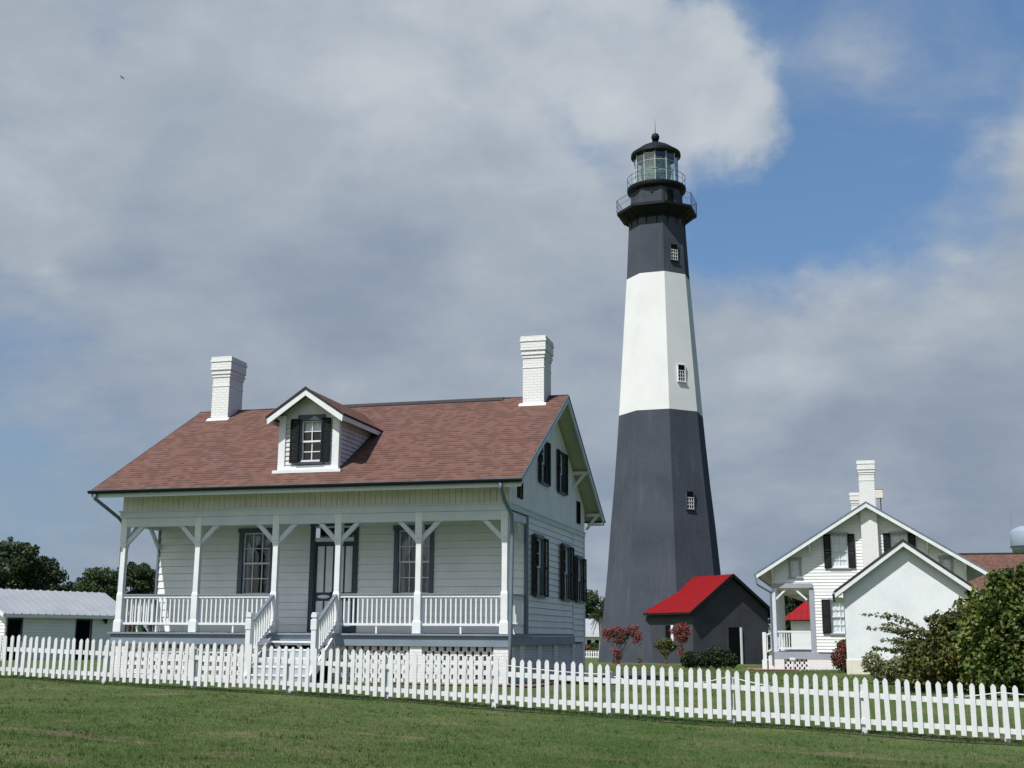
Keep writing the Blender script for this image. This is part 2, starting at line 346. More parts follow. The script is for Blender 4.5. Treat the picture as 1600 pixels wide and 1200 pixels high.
def vboards(mb, mp, a0, a1, z0, zt, step=.145, gap=.016, holes=()):
    n = round((a1-a0)/step); st = (a1-a0)/n
    for i in range(n):
        p, q = a0+i*st+gap/2, a0+(i+1)*st-gap/2; zc = random.uniform(-.003, .003)
        spans = [(z0, None)]
        for (ha, hb, hz0, hz1) in holes:
            if ha < (p+q)/2 < hb: spans = [(z0, hz0), (hz1, None)]
        for (b, c) in spans:
            tp, tq = (zt(p), zt(q)) if c is None else (c, c)
            vs = [mp(p, 0, b), mp(q, 0, b), mp(q, .03+zc, b), mp(p, .03+zc, b), mp(p, 0, tp), mp(q, 0, tq), mp(q, .03+zc, tq), mp(p, .03+zc, tp)]
            mb.poly(vs, [(0, 3, 2, 1), (3, 7, 6, 2), (4, 5, 6, 7), (0, 4, 7, 3), (1, 2, 6, 5), (0, 1, 5, 4)])
def window(par, mp, a0, a1, z0, z1, cols=2, rows=4, bright=False, trim=.09, tm='blue', head=0, sill=True, sh=0, shm='shutter', curt=.6, deep=.35, swag=False, top=0.0):
    """sash window in opening a0..a1, z0..z1: trim, sash bars, glass, curtain, room niche, shutters (sh = width)"""
    fr = MB(); T = .045
    fr.box(a0-trim, a0, -.01, T, z0, z1, mp); fr.box(a1, a1+trim, -.01, T, z0, z1, mp)
    fr.box(a0-trim-.03, a1+trim+.03, -.01, T+.012, z1, z1+trim+top, mp)
    if sill: fr.box(a0-trim-.05, a1+trim+.05, -.01, T+.045, z0-.06, z0, mp)
    wf = fr.build('window', M[tm], par)
    s = MB(); w_ = .035; mid = (z0+z1)/2
    for (b, c, o) in ((mid-.02, z1, -.03), (z0, mid+.02, -.055)):
        s.box(a0, a0+w_, o-.03, o, b, c, mp); s.box(a1-w_, a1, o-.03, o, b, c, mp)
        s.box(a0+w_, a1-w_, o-.03, o, c-w_, c, mp); s.box(a0+w_, a1-w_, o-.03, o, b, b+w_+.01, mp)
        for i in range(1, cols):
            x = a0+(a1-a0)*i/cols; s.box(x-.011, x+.011, o-.025, o-.003, b+w_+.01, c-w_, mp)
        for i in range(1, rows//2):
            z = b+(c-b)*i/(rows//2); s.box(a0+w_, a1-w_, o-.027, o-.005, z-.011, z+.011, mp)
    s.build('sash', M['white'], wf)
    g = MB(); g.poly([mp(a0, -.085, z0), mp(a1, -.085, z0), mp(a1, -.085, z1), mp(a0, -.085, z1)], [(0, 1, 2, 3)])
    g.build('pane', M['glass'], wf, recalc=False)
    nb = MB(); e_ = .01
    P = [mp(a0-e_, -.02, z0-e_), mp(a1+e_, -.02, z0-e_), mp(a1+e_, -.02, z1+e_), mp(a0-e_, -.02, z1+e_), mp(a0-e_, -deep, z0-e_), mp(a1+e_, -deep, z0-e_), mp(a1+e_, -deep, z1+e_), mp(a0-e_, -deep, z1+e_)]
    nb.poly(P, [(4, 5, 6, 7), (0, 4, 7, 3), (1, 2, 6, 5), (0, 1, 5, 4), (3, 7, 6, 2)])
    nb.build('room_recess', M['curtain' if bright else 'dark'], wf, recalc=False)  # bright windows: recess coloured white to lift the shaded curtain
    if curt:
        c = MB(); N = 14
        if swag:
            K = 12
            for sd in (0, 1):
                vs = []; fs = []
                for r_ in range(K+1):
                    v = r_/K; wid = .49*(1-min(1, v/.45))**.7+.13+.05*max(0, v-.5) if v < .45 else .13+.10*(v-.45)
                    for i in range(N+1):
                        u = i/N*min(.5, wid); u = u if sd == 0 else 1-u
                        vs.append(mp(a0+(a1-a0)*u, -.14+.018*math.sin(i*2.3+v*2), z1-.01-(z1-z0-.02)*v))
                        if r_ and i: k0 = r_*(N+1)+i; fs.append((k0-1, k0, k0-N-1, k0-N-2))
                c.poly(vs, fs)
        else:
            vs = []; fs = []; zb = z1-(z1-z0)*curt
            for i in range(N+1):
                a = a0+(a1-a0)*i/N; o = (-.11 if bright else -.15)+.015*math.sin(i*2.1)
                vs += [mp(a, o, zb), mp(a, o, z1-.01)]
                if i: fs.append((2*i-2, 2*i, 2*i+1, 2*i-1))
            c.poly(vs, fs)
        c.build('curtain', M['lace' if swag else 'curtain'], wf, recalc=False)
    if sh:
        for (b0, b1) in ((a0-trim-sh+.03, a0-trim+.03), (a1+trim-.03, a1+trim-.03+sh)):
            q = MB(); o0 = T+.015; o1 = o0+.035
            q.box(b0, b0+.05, o0, o1, z0-.02, z1+.04, mp); q.box(b1-.05, b1, o0, o1, z0-.02, z1+.04, mp)
            for (c0, c1) in ((z0-.02, z0+.06), (mid-.04, mid+.04), (z1-.03, z1+.04)): q.box(b0+.05, b1-.05, o0+.002, o1-.002, c0, c1, mp)
            z = z0+.08
            while z < z1-.05:
                if not (mid-.06 < z < mid+.04):
                    vs = [mp(b0+.05, o0+.022, z), mp(b1-.05, o0+.022, z), mp(b1-.05, o0+.03, z), mp(b0+.05, o0+.03, z), mp(b0+.05, o0+.002, z+.032), mp(b1-.05, o0+.002, z+.032), mp(b1-.05, o0+.010, z+.032), mp(b0+.05, o0+.010, z+.032)]
                    q.poly(vs, [(0, 3, 2, 1), (3, 7, 6, 2), (4, 5, 6, 7), (0, 4, 7, 3), (1, 2, 6, 5), (0, 1, 5, 4)])
                z += .045
            q.build('shutter', M[shm], wf)
    return wf
def chimney(par, x0, x1, y0, y1, zb, zt, name='chimney'):
    c = MB(); c.box(x0, x1, y0, y1, zb, zt-.62)
    h = zt-.62
    c.box(x0-.012, x1+.012, y0-.012, y1+.012, h-.28, h-.235)
    for i, (a, dz) in enumerate(((.02, .09), (.045, .07), (.03, .055), (.06, .075), (.055, .17), (.075, .07), (.06, .09))):
        c.box(x0-a, x1+a, y0-a, y1+a, h+.0005, h+dz); h += dz
    return c.build(name, M['brick'], par, bev=.008)

# ------------------------------------------------------------------ ground
GP = [(.12,-4.2,-1.01),(4.2,-4.5,-1.14),(7.7,-4.8,-1.23),(11.7,-5.1,-1.39),(13.5,-5.2,-1.46),(15.7,-5.4,-1.54),(17.9,-5.6,-1.62),(20.3,-5.7,-1.72),(24,-6,-1.85),(-4,-4,-.95),(-9,-3.6,-.95),
 (17.65,-27,-1.65),(10,-27,-1.5),(25,-27,-1.75),(17.6,-13,-1.66),(11,-14,-1.45),(5,-15,-1.3),(24,-14,-1.8),(17.6,-40,-1.7),(0,-30,-1.4),(35,-10,-1.9),
 (0,-1,-1.12),(5,-1.5,-1.13),(10,-1,-1.16),(0,9,-1.2),(5,4,-1.18),(10.2,8.7,-1.3),(12,0,-1.22),(-8,0,-1.05),
 (4.84,43.8,-1.72),(10.3,32.5,-1.6),(12.4,32.7,-1.55),(14,29.8,-1.55),(1.1,56.3,-1.8),(17.7,13,-1.16),(18.5,13,-1.14),(20.3,2.9,-1.3),(21.3,.7,-1.32),(14.8,27.9,-1.46),(10.5,17.4,-1.4),(10,10.2,-1.33),
 (-19,20.4,-1.27),(-15,23.3,-1.27),(-5.5,5.6,-1.1),(-8.1,100,-2.3),(0,67,-2.1),(9,67,-2.05),(4.4,72,-2.15),(10,60.5,-1.95),(24,33,-1.5),(30,15,-1.4),(30,50,-1.9),(-30,50,-1.9),(20,80,-2.2),(-40,0,-1.2),(60,0,-2),(0,-80,-2),
 (-150,150,-3),(150,150,-3),(0,220,-3),(-200,0,-3),(200,0,-3),(0,-200,-3),(-400,400,-3.5),(400,400,-3.5),(400,-400,-3.5),(-400,-400,-3.5)]
gp = np.array(GP); P2 = gp[:, :2]
def kern(r): return np.sqrt(r*r+.6)
A_ = kern(np.linalg.norm(P2[:, None]-P2[None], axis=2)); n_ = len(gp)
AA = np.zeros((n_+1, n_+1)); AA[:n_, :n_] = A_; AA[:n_, n_] = 1; AA[n_, :n_] = 1
WT = np.linalg.solve(AA, np.append(gp[:, 2], 0))
def gzs(x, y):
    x = np.asarray(x, float); y = np.asarray(y, float); sh = x.shape
    p = np.stack([x.ravel(), y.ravel()], 1); out = np.empty(len(p))
    for i in range(0, len(p), 20000):
        q = p[i:i+20000]; out[i:i+20000] = kern(np.linalg.norm(q[:, None]-P2[None], axis=2))@WT[:n_]+WT[n_]
    out = np.maximum(out, -4.2)
    und = .018*np.sin(p[:, 0]*1.7+1.3*np.sin(p[:, 1]*.9))*np.sin(p[:, 1]*1.3+.7*np.sin(p[:, 0]*1.1))
    return (out+und).reshape(sh)
def gz(x, y): return float(gzs(np.array([x]), np.array([y]))[0])
def axis_lines(lo, hi, st, far):
    a = list(np.arange(lo, hi+1e-6, st)); d = st; x = hi
    while x < far: d *= 1.25; x += d; a.append(x)
    d = st; x = lo
    while x > -far: d *= 1.25; x -= d; a.insert(0, x)
    return np.array(a)
gx = axis_lines(-4, 26, .3, 4000); gy = axis_lines(-16, 12, .3, 4000)
X_, Y_ = np.meshgrid(gx, gy); Z_ = gzs(X_, Y_)
me = bpy.data.meshes.new('ground'); nx, ny = len(gx), len(gy)
idx = np.arange(nx*ny).reshape(ny, nx)
fc = np.stack([idx[:-1, :-1], idx[:-1, 1:], idx[1:, 1:], idx[1:, :-1]], -1).reshape(-1, 4)
me.from_pydata(np.stack([X_, Y_, Z_], -1).reshape(-1, 3).tolist(), [], fc.tolist()); me.shade_smooth()
def lawn_colour(t):
    pos = t.node('ShaderNodeTexCoord').outputs['Object']
    nA = t.noise(pos, .45, 6, .6).outputs[0]; nB = t.noise(pos, 2.6, 7, .68).outputs[0]; nC = t.noise(pos, 24, 4, .7).outputs[0]
    st = t.noise(t.vmath('MULTIPLY', pos, (1.2, 5.0, 1)), 1.0, 6, .65).outputs[0]
    col = t.mix(t.maprange(nA, .35, .65, 0, 1), (.076, .132, .036), (.125, .168, .060))
    col = t.mix(t.maprange(nB, .50, .70, 0, .6), col, (.145, .145, .062))
    col = t.mix(t.maprange(st, .55, .72, 0, .6), col, (.045, .072, .022))
    dirt = t.noise(t.vmath('MULTIPLY', pos, (.55, 1.5, 1)), .9, 7, .66, .6).outputs[0]
    col = t.mix(t.maprange(dirt, .56, .68, 0, .75), col, (.24, .185, .125))
    return pos, nA, nB, nC, col
mt, t, b = material('mown_lawn', .95, .1)
pos, nA, nB, nC, lawn_c = lawn_colour(t)
col = t.mix(t.maprange(nC, .35, .62, .4, 0), lawn_c, (.03, .042, .015))
t.put(b.inputs['Base Color'], col)
bump(t, b, t.math('ADD', t.math('MULTIPLY', nC, .6), nB), 1.0, .05)
me.materials.append(mt); ground = bpy.data.objects.new('ground', me); COL.objects.link(ground); ground['kind'] = 'structure'

def grass_material():
    mt, t, b = material('lawn_grass_blades_toned', .6, .2)
    _, _, _, _, c = lawn_colour(t)
    rnd = t.node('ShaderNodeNewGeometry').outputs['Random Per Island']
    hsv = t.node('ShaderNodeHueSaturation'); t.put(hsv.inputs['Color'], c); t.put(hsv.inputs['Value'], t.maprange(rnd, 0, 1, .75, 1.45, False))
    t.put(hsv.inputs['Hue'], t.maprange(t.math('FRACT', t.math('MULTIPLY', rnd, 7.3)), 0, 1, .48, .515, False))
    t.put(b.inputs['Base Color'], hsv.outputs[0])
    tl = t.node('ShaderNodeBsdfTranslucent'); t.put(tl.inputs[0], hsv.outputs[0]); mx = t.node('ShaderNodeMixShader'); mx.inputs[0].default_value = .3
    o = t.n['Material Output']; t.l.new(b.outputs[0], mx.inputs[1]); t.l.new(tl.outputs[0], mx.inputs[2]); t.l.new(mx.outputs[0], o.inputs[0]); return mt
M['grassblade'] = grass_material()
def blades(name, pts, h, wd, mat, n=3, lean=.5, label=None, cat=None, kind='stuff'):
    """little triangular blades at pts (k,3)"""
    k = len(pts)*n; base = np.repeat(pts, n, 0) + np.c_[rng.normal(0, .02, (k, 2)), np.zeros(k)]
    ang = rng.uniform(0, 2*np.pi, k); hh = h*rng.uniform(.5, 1.3, k); la = rng.uniform(0, lean, k)*hh; ld = rng.uniform(0, 2*np.pi, k)
    dx = np.cos(ang)*wd/2; dy = np.sin(ang)*wd/2
    v = np.empty((k, 3, 3)); v[:, 0] = base+np.c_[dx, dy, np.full(k, -.01)]; v[:, 1] = base-np.c_[dx, dy, np.full(k, .01)]
    v[:, 2] = base+np.c_[np.cos(ld)*la, np.sin(ld)*la, hh]
    me = bpy.data.meshes.new(name); me.vertices.add(k*3); me.vertices.foreach_set('co', v.reshape(-1))
    me.loops.add(k*3); me.loops.foreach_set('vertex_index', np.arange(k*3)); me.polygons.add(k)
    me.polygons.foreach_set('loop_start', np.arange(k)*3); me.polygons.foreach_set('loop_total', np.full(k, 3)); me.update()
    me.materials.append(mat); o = bpy.data.objects.new(name, me); COL.objects.link(o); o['kind'] = kind
    return o
def drape(name, poly_rows, mat, lift=.012, kind='structure'):
    """strip of cross sections [(x0,y0,x1,y1)...] laid on the ground"""
    mb = MB(); N = 6; rows = []
    for i in range(len(poly_rows)-1):
        a = poly_rows[i]; b = poly_rows[i+1]; st = max(1, int(math.hypot(b[0]-a[0], b[1]-a[1])/.4))
        for j in range(st+(i == len(poly_rows)-2)):
            rows.append([a[q]+(b[q]-a[q])*j/st for q in range(4)])
    vs = []; fs = []
    for r in rows:
        for k in range(N+1):
            x = r[0]+(r[2]-r[0])*k/N; y = r[1]+(r[3]-r[1])*k/N; vs.append((x, y, gz(x, y)+lift))
    for i in range(len(rows)-1):
        for k in range(N): fs.append((i*(N+1)+k, i*(N+1)+k+1, (i+1)*(N+1)+k+1, (i+1)*(N+1)+k))
    o = mb.poly(vs, fs).build(name, mat, recalc=False); o['kind'] = kind; return o
# visible foreground lawn, then lawn behind the fence
def view_pts(n, d0, d1, ang0=-.27-.25*1.78, ang1=-.27+.25*1.78):
    a = rng.uniform(ang0, ang1, n); d = d0*(d1/d0)**rng.uniform(0, 1, n)
    x = CAM[0]+np.sin(a)*d; y = CAM[1]+np.cos(a)*d
    return x, y
FL = [(-8,-3.65,-.90),(-1.148,-4.166,-.918),(.121,-4.261,-.952),(4.195,-4.566,-1.061),(7.721,-4.834,-1.138),(11.732,-5.124,-1.302),(13.497,-5.25,-1.382),(15.674,-5.411,-1.448),(17.882,-5.571,-1.537),(20.29,-5.745,-1.632),(21.6,-5.84,-1.69),(24.5,-6.05,-1.80)]
fx = np.array([p[0] for p in FL]); fy = np.array([p[1] for p in FL]); fz = np.array([p[2] for p in FL])
x, y = view_pts(150000, 12.5, 30)
keep = (y < 0-1.4)
x, y = x[keep], y[keep]
g_ = blades('grass', np.c_[x, y, gzs(x, y)], .026, .008, M['grassblade'], 3, 1.0)
x, y = view_pts(26000, 27, 75, -.2, .18)
keep = ((x > 10.6) | (y > 10)) & ~((x > 7.5) & (x < 12.1) & (y > 7.8) & (y < 20.5)) & ~((x > 12.9) & (x < 16.1) & (y > 24) & (y < 36)) & ~((x > 15.5) & (x < 18.5) & (y > 27.1))
x, y = x[keep], y[keep]
g2 = blades('grass', np.c_[x, y, gzs(x, y)], .05, .022, M['grassblade'], 2, .9)
# weeds and long grass left by the mower along the foot of the fence
drape('soil_strip', [(a-.0, b-.17, a, b+.20) for a, b in zip(fx, fy)], M['soil'], .014)
k = 3600; wx = rng.uniform(-2, 22, k); wsel = np.array([noise.noise(Vector((a*.9, 3.3, 0))) for a in wx]); keep = rng.uniform(-.75, .35, k) < wsel; wx = wx[keep]
wy = np.interp(wx, fx, fy)+rng.normal(-.04, .09, len(wx))
g3 = blades('weeds', np.c_[wx, wy, gzs(wx, wy)], .055, .020, M['weed'], 4, .9)
x, y = view_pts(9000, 12.5, 26); keep = np.array([noise.noise(Vector((a*1.1, b*2.2, 5))) > .12 for a, b in zip(x, y)]) & (y < -6)
x, y = x[keep], y[keep]; g4 = blades('weeds', np.c_[x, y, gzs(x, y)], .045, .016, M['weed'], 4, 1.0)

drape('brick_path', [(14.3, 24.2, 16.0, 24.4), (13.5, 29.5, 15.6, 29.6), (13.0, 35.5, 15.0, 36)], M['redbrick'], .03)
drape('brick_edging', [(15.6, 27.2, 15.6, 27.85), (18.4, 27.2, 18.4, 27.85)], M['redbrick'], .035)
drape('asphalt_path', [(10.35, 8.2, 11.9, 8.0), (9.9, 14, 11.9, 13.5), (7.8, 20.4, 10.7, 18.6)], M['asphalt'], .03)
drape('brick_edging', [(-.6, -.75, -.6, -.2), (10.9, -.85, 10.9, -.3)], M['redbrick'], .03)
drape('brick_edging', [(11.0, -.85, 10.35, -.85), (11.1, 9.0, 10.45, 9.0)], M['redbrick'], .035)

# ------------------------------------------------------------------ main cottage
W = 10.16; XP = [0, 2.128, 4.277, 5.942, 8.024, W]
GX = W+.06; PD = 1.65; YR = 4.304; YE = 9.45; OF = .786; OL = .566; ZE = 3.515; ZR = 6.443; YB = 8.73
SL = (ZR-ZE)/(YR+OF)
zroof = lambda y: ZE+SL*(min(y, 2*YR-y)+OF)
house = root('cottage', (5, 4, -1.2), 'large white clapboard cottage with a red-brown roof, one dormer and a long front porch', 'house')
XL0 = 0.0
# openings
wf = [(2.50, 3.30, .97, 2.58), (6.88, 7.72, .97, 2.58)]
door = (4.56, 5.66, .06, 2.72)
gw = [(2.52, 3.33, .97, 2.42), (5.72, 6.52, .97, 2.42), (7.52, 8.28, .97, 2.20)]
gu = [(2.98, 3.74, 3.92, 5.02), (5.14, 5.90, 3.92, 5.02)]
gv = [(.72, 1.14, 3.28, 3.86), (7.58, 7.98, 3.28, 3.86)]
mb = MB()
clap(mb, FY(PD), XL0, GX, 0, 2.86, [door]+wf, step=.19, gap=.006)
clap(mb, FX(GX), PD, 7.1, 0, 2.9, gw, step=.165)
clap(mb, FX(GX), 7.1, YB, -.22, 2.9, gw, step=.165)
clap(mb, FXn(XL0), PD, YB, 0, 2.9)
clap(mb, lambda a, o, z: (a, YB+o, z), XL0, GX, 0, 2.9)
house_wall = mb.build('wall', M['siding'], house)
mb = MB()                                        # upper vertical boarding: gable ends and front band
back = MB()
def rooflim(p): return zroof(p)-.13
gb_ = MB(); vboards(gb_, FX(GX+.005), -.04, YB, 3.05, rooflim, gap=.008, holes=[(a-.02, b+.02, c-.02, d+.02) for a, b, c, d in gu+gv])
gb_.build('gable_boarding', M['siding'], house)
vboards(mb, FXn(XL0-.08), -.04, YB, 3.05, rooflim)
vboards(mb, FY(-.06), -.08, GX+.03, 3.04, lambda a: 3.83, gap=.009)
mb.build('upper_boarding', M['board'], house)
for mp in (FX(GX-.03), FXn(XL0-.045)):            # sheathing behind the boards, with the openings left free
    hs = gu+gv if mp(0, 0, 0)[0] > 5 else []
    cuts = sorted({-.04, YB, YR} | {v for h in hs for v in h[:2]})
    for a, b in zip(cuts, cuts[1:]):
        col_h = [h for h in hs if h[0] <= (a+b)/2 <= h[1]]
        zs = [3.0] + [v for h in col_h for v in h[2:]]
        for k in range(0, len(zs), 2):
            z0 = zs[k]
            if k+1 < len(zs): t0 = t1 = zs[k+1]
            else: t0, t1 = rooflim(a), rooflim(b)
            vs = [mp(a, 0, z0), mp(b, 0, z0), mp(b, .03, z0), mp(a, .03, z0), mp(a, 0, t0), mp(b, 0, t1), mp(b, .03, t1), mp(a, .03, t0)]
            back.poly(vs, [(0, 3, 2, 1), (3, 7, 6, 2), (4, 5, 6, 7), (0, 4, 7, 3), (1, 2, 6, 5), (0, 1, 5, 4)])
back.box(-.05, GX, -.055, -.03, 3.03, 3.83)
back.build('sheathing', M['darkframe'], house)
# trim: bands, corner boards
mb = MB()
mb.box(-.12, GX+.06, -.12, .10, 2.852, 3.0); mb.box(-.15, GX+.09, -.15, .0, 3.0, 3.04)      # front band + moulding
mb.box(GX-.02, GX+.05, .10, YB+.04, 2.90, 3.02); mb.box(GX-.02, GX+.075, .10, YB+.06, 3.02, 3.048)
mb.box(-.12, .02, .10, YB+.04, 2.90, 3.04)
mb.build('trim_band', M['greyblue'], house)
mb = MB()
mb.box(-.09, GX+.03, -.09, .08, 2.63, 2.85)                                                 # porch beam
mb.box(GX-.12, GX+.03, .08, PD-.03, 2.68, 2.85); mb.box(-.09, .06, .08, PD-.03, 2.68, 2.85)
mb.build('porch_beam', M['greyblue'], house)
mb = MB(); mb.box(.0, GX-.05, .085, PD-.03, 2.86, 2.89); mb.build('porch_ceiling', M['soffit'], house)
for i, b_ in enumerate(((GX-.03, GX+.04, PD-.03, PD+.17, 0, 2.895), (XL0-.04, XL0+.02, PD-.05, PD+.10, 0, 2.86), (GX-.01, GX+.036, 7.04, 7.14, -.25, 2.895), (GX-.01, GX+.036, YB-.1, YB+.03, -.25, 2.895))):
    MB().box(*b_).build('corner_board', M['blue' if i < 2 else 'greyblue'], house)
# deck
mb = MB(); mb.box(-.20, GX+.14, -.20, PD, -.055, -.012); mb.build('porch_floor', M['deckblue'], house)
mb = MB(); mb.box(-.14, GX+.08, -.14, -.02, -.30, -.056); mb.box(GX-.04, GX+.08, -.02, 7.04, -.27, -.056); mb.box(-.14, -.02, -.02, YB, -.27, -.056)
mb.box(GX-.3, GX+.03, PD, 7.04, -.054, -.002)
mb.build('porch_fascia', M['deckblue'], house)
# foundation
mb = MB()
for x in XP:
    a = .15 if x not in (0, W) else .19
    cx_ = x if x != 0 else .08
    if x == W: cx_ = W-.05
    MB().box(cx_-a, cx_+a, -.10, .25, gz(x, 0)-.3, -.301).build('foundation_pier', M['brick'], house)
for y0, y1 in ((1.1, 1.5), (2.9, 3.3), (4.7, 5.1), (7.0, 7.35), (YB-.3, YB)):
    MB().box(GX-.28, GX+.02, y0, y1, -1.7, -.272 if y1 < 7.1 else -.225).build('foundation_pier', M['brick'], house)
def lattice(mp, a0, a1, z0, z1):
    q = MB(); rh = .105; n = max(1, round((z1-z0)/rh)); rh = (z1-z0)/n; per = .205
    m_ = max(1, round((a1-a0)/per)); per = (a1-a0)/m_
    for i in range(n):
        b = z1-(i+1)*rh; off = (i % 2)*per/2
        x = a0-per+off
        while x < a1:
            p, q_ = max(a0, x), min(a1, x+per*.66)
            if q_-p > .01: q.box(p, q_, -.1, -.002*(i % 2), b, b+rh-.0008, mp)
            x += per
    return q
spans = [(XP[i]+(.27 if i == 0 else .15), XP[i+1]-(.24 if i == 4 else .15)) for i in (0, 1, 3, 4)]
for a, b_ in spans:
    lattice(FY(-.03), a, b_, gz((a+b_)/2, 0)-.1, -.303).build('lattice_panel', M['brick'], house)
for a, b_ in ((.26, 1.1), (1.5, 2.9), (3.3, 4.7), (5.1, 7.0), (7.35, YB-.3)):
    lattice(FX(GX-.03), a, b_, -1.4, -.275).build('lattice_panel', M['brick'], house)
mb = MB(); mb.box(.1, GX-.6, .9, 1.0, -1.5, -.31); mb.box(GX-.7, GX-.6, 1.0, YB-.1, -1.5, -.31); mb.build('underfloor_shade_sheet', M['dark'], house)  # near-black sheets stand in for the darkness under the porch
# porch posts and braces
def post_mb(x, y):
    q = MB(); q.box(x-.108, x+.108, y-.108, y+.108, -.01, .26)
    pr = [(.105, .26), (.084, .30), (.084, .92), (.068, .98), (.068, 2.08), (.084, 2.14), (.084, 2.22)]
    vs = []; fs = []
    for r_, z in pr: vs += [(x-r_, y-r_, z), (x+r_, y-r_, z), (x+r_, y+r_, z), (x-r_, y+r_, z)]
    for i in range(len(pr)-1):
        for k in range(4): fs.append((i*4+k, i*4+(k+1) % 4, i*4+4+(k+1) % 4, i*4+4+k))
    q.poly(vs, fs+[(3, 2, 1, 0), (len(vs)-4, len(vs)-3, len(vs)-2, len(vs)-1)])
    q.box(x-.088, x+.088, y-.098, y+.088, 2.2205, 2.851)
    return q
for i, x in enumerate(XP):
    po = post_mb(x, 0).build('porch_post', M['white'], house, bev=.006)
    for s_ in (-1, 1):
        if (i == 0 and s_ < 0) or (i == 5 and s_ > 0): continue
        q = MB(); q.bar((x+s_*.05, -.01, 2.19), (x+s_*.56, -.01, 2.70), .085, .105, (0, 0, 1)); q.build('brace', M['greyblue'], po)
    if i in (0, 5):
        q = MB(); q.bar((x, .06, 2.20), (x, .52, 2.70), .07, .085); q.build('brace', M['greyblue'], po); q = MB(); q.bar((x, PD-.05, 2.20), (x, PD-.50, 2.70), .07, .085); q.build('brace', M['greyblue'], po)
# railings
def railing(p0, p1, z0=.90, lo=.20, par=house, n=None, name='porch_railing', mat='white', drop=0.0):
    p0 = Vector(p0); p1 = Vector(p1); L = (p1-p0).length
    q = MB(); dz = Vector((0, 0, drop))
    q.bar(p0+Vector((0, 0, z0-.035)), p1+Vector((0, 0, z0-.035))-dz, .075, .066); q.bar(p0+Vector((0, 0, lo)), p1+Vector((0, 0, lo))-dz, .065, .055)
    if not drop:
        mid = (p0+p1)/2; q.box(mid.x-.02, mid.x+.02, mid.y-.02, mid.y+.02, -.01, lo)
    r = q.build(name, M[mat], par)
    cap = MB(); cap.bar(p0+Vector((0, 0, z0+.013)), p1+Vector((0, 0, z0+.013))-dz, .12 if not drop else .09, .028); cap.build('handrail', M['deckblue' if not drop else 'pipe'], r)
    n = n or round(L/.122)-1; proto = None
    for i in range(1, n+1):
        p = p0.lerp(p1, i/(n+1)); zz_ = -drop*i/(n+1)
        if proto is None:
            b_ = MB(); b_.box(-.019, .019, -.019, .019, lo+.028, z0-.0685); proto = b_.build('baluster', M[mat], r)
            o = proto
        else:
            o = proto.copy(); COL.objects.link(o)
        o.parent = r; o.location = (p.x, p.y, zz_+p.z)
    return r
for i in (0, 1, 3, 4): railing((XP[i]+.08, 0, 0), (XP[i+1]-.08, 0, 0))
railing((0, .08, 0), (0, PD-.05, 0)); railing((W, .08, 0), (W, PD-.05, 0))
# front steps
NY = -1.22; gst = gz(5.1, -1.4)
mb = MB(); ns = 5; rise = (-.012-gst)/(ns+1)
for i in range(ns):
    y1 = -.205-i*.235; z = -.012-rise*(i+1)
    mb.box(XP[2]+.06, XP[3]-.06, y1-.26, y1, z-.04, z)
steps = mb.build('stair', M['white'], house)
mb = MB()
for i in range(1, ns):
    y1 = -.205-i*.235; z = -.012-rise*(i+1); mb.box(XP[2]+.10, XP[3]-.10, y1-.245, y1-.228, z-rise+.002, z-.041)
mb.build('riser', M['trimgrey'], steps)
q = MB(); q.box(XP[2]+.10, XP[3]-.10, -.19, -.16, -1.1, -.31); q.build('step_gap_shade', M['dark'], steps)  # near-black board stands in for the shaded gap below the deck
for xx in (XP[2]+.25, (XP[2]+XP[3])/2, XP[3]-.25): q = MB(); q.extr([(xx-.10, -.215, -.245), (xx+.10, -.215, -.245), (xx+.03, -.215, -.36), (xx-.03, -.215, -.36)], (0, -.03, 0)); q.build('step_bracket', M['white'], steps)
for x in (XP[2]+.03, XP[3]-.03):
    q = MB(); q.extr([(x-.025, -.14, -.12), (x-.025, -.14, -.42), (x-.025, -1.40, gst-.05), (x-.025, -1.40, gst+.16)], (.05, 0, 0)); q.build('stringer', M['white'], steps)
for x in (XP[2], XP[3]):
    q = MB(); y = NY
    q.box(x-.062, x+.062, y-.062, y+.062, gst-.2, .06); q.box(x-.075, x+.075, y-.075, y+.075, .06, .30)
    q.box(x-.05, x+.05, y-.05, y+.05, .30, .34); q.box(x-.072, x+.072, y-.072, y+.072, .34, .40)
    q.extr([(x-.072, y-.072, .40), (x-.045, y-.072, .455), (x+.045, y-.072, .455), (x+.072, y-.072, .40)], (0, .144, 0))
    q.build('newel_post', M['white'], house, bev=.005)
    railing((x, -.10, 0), (x, NY+.08, 0), z0=.88, lo=.16, n=8, name='stair_railing', drop=.68)
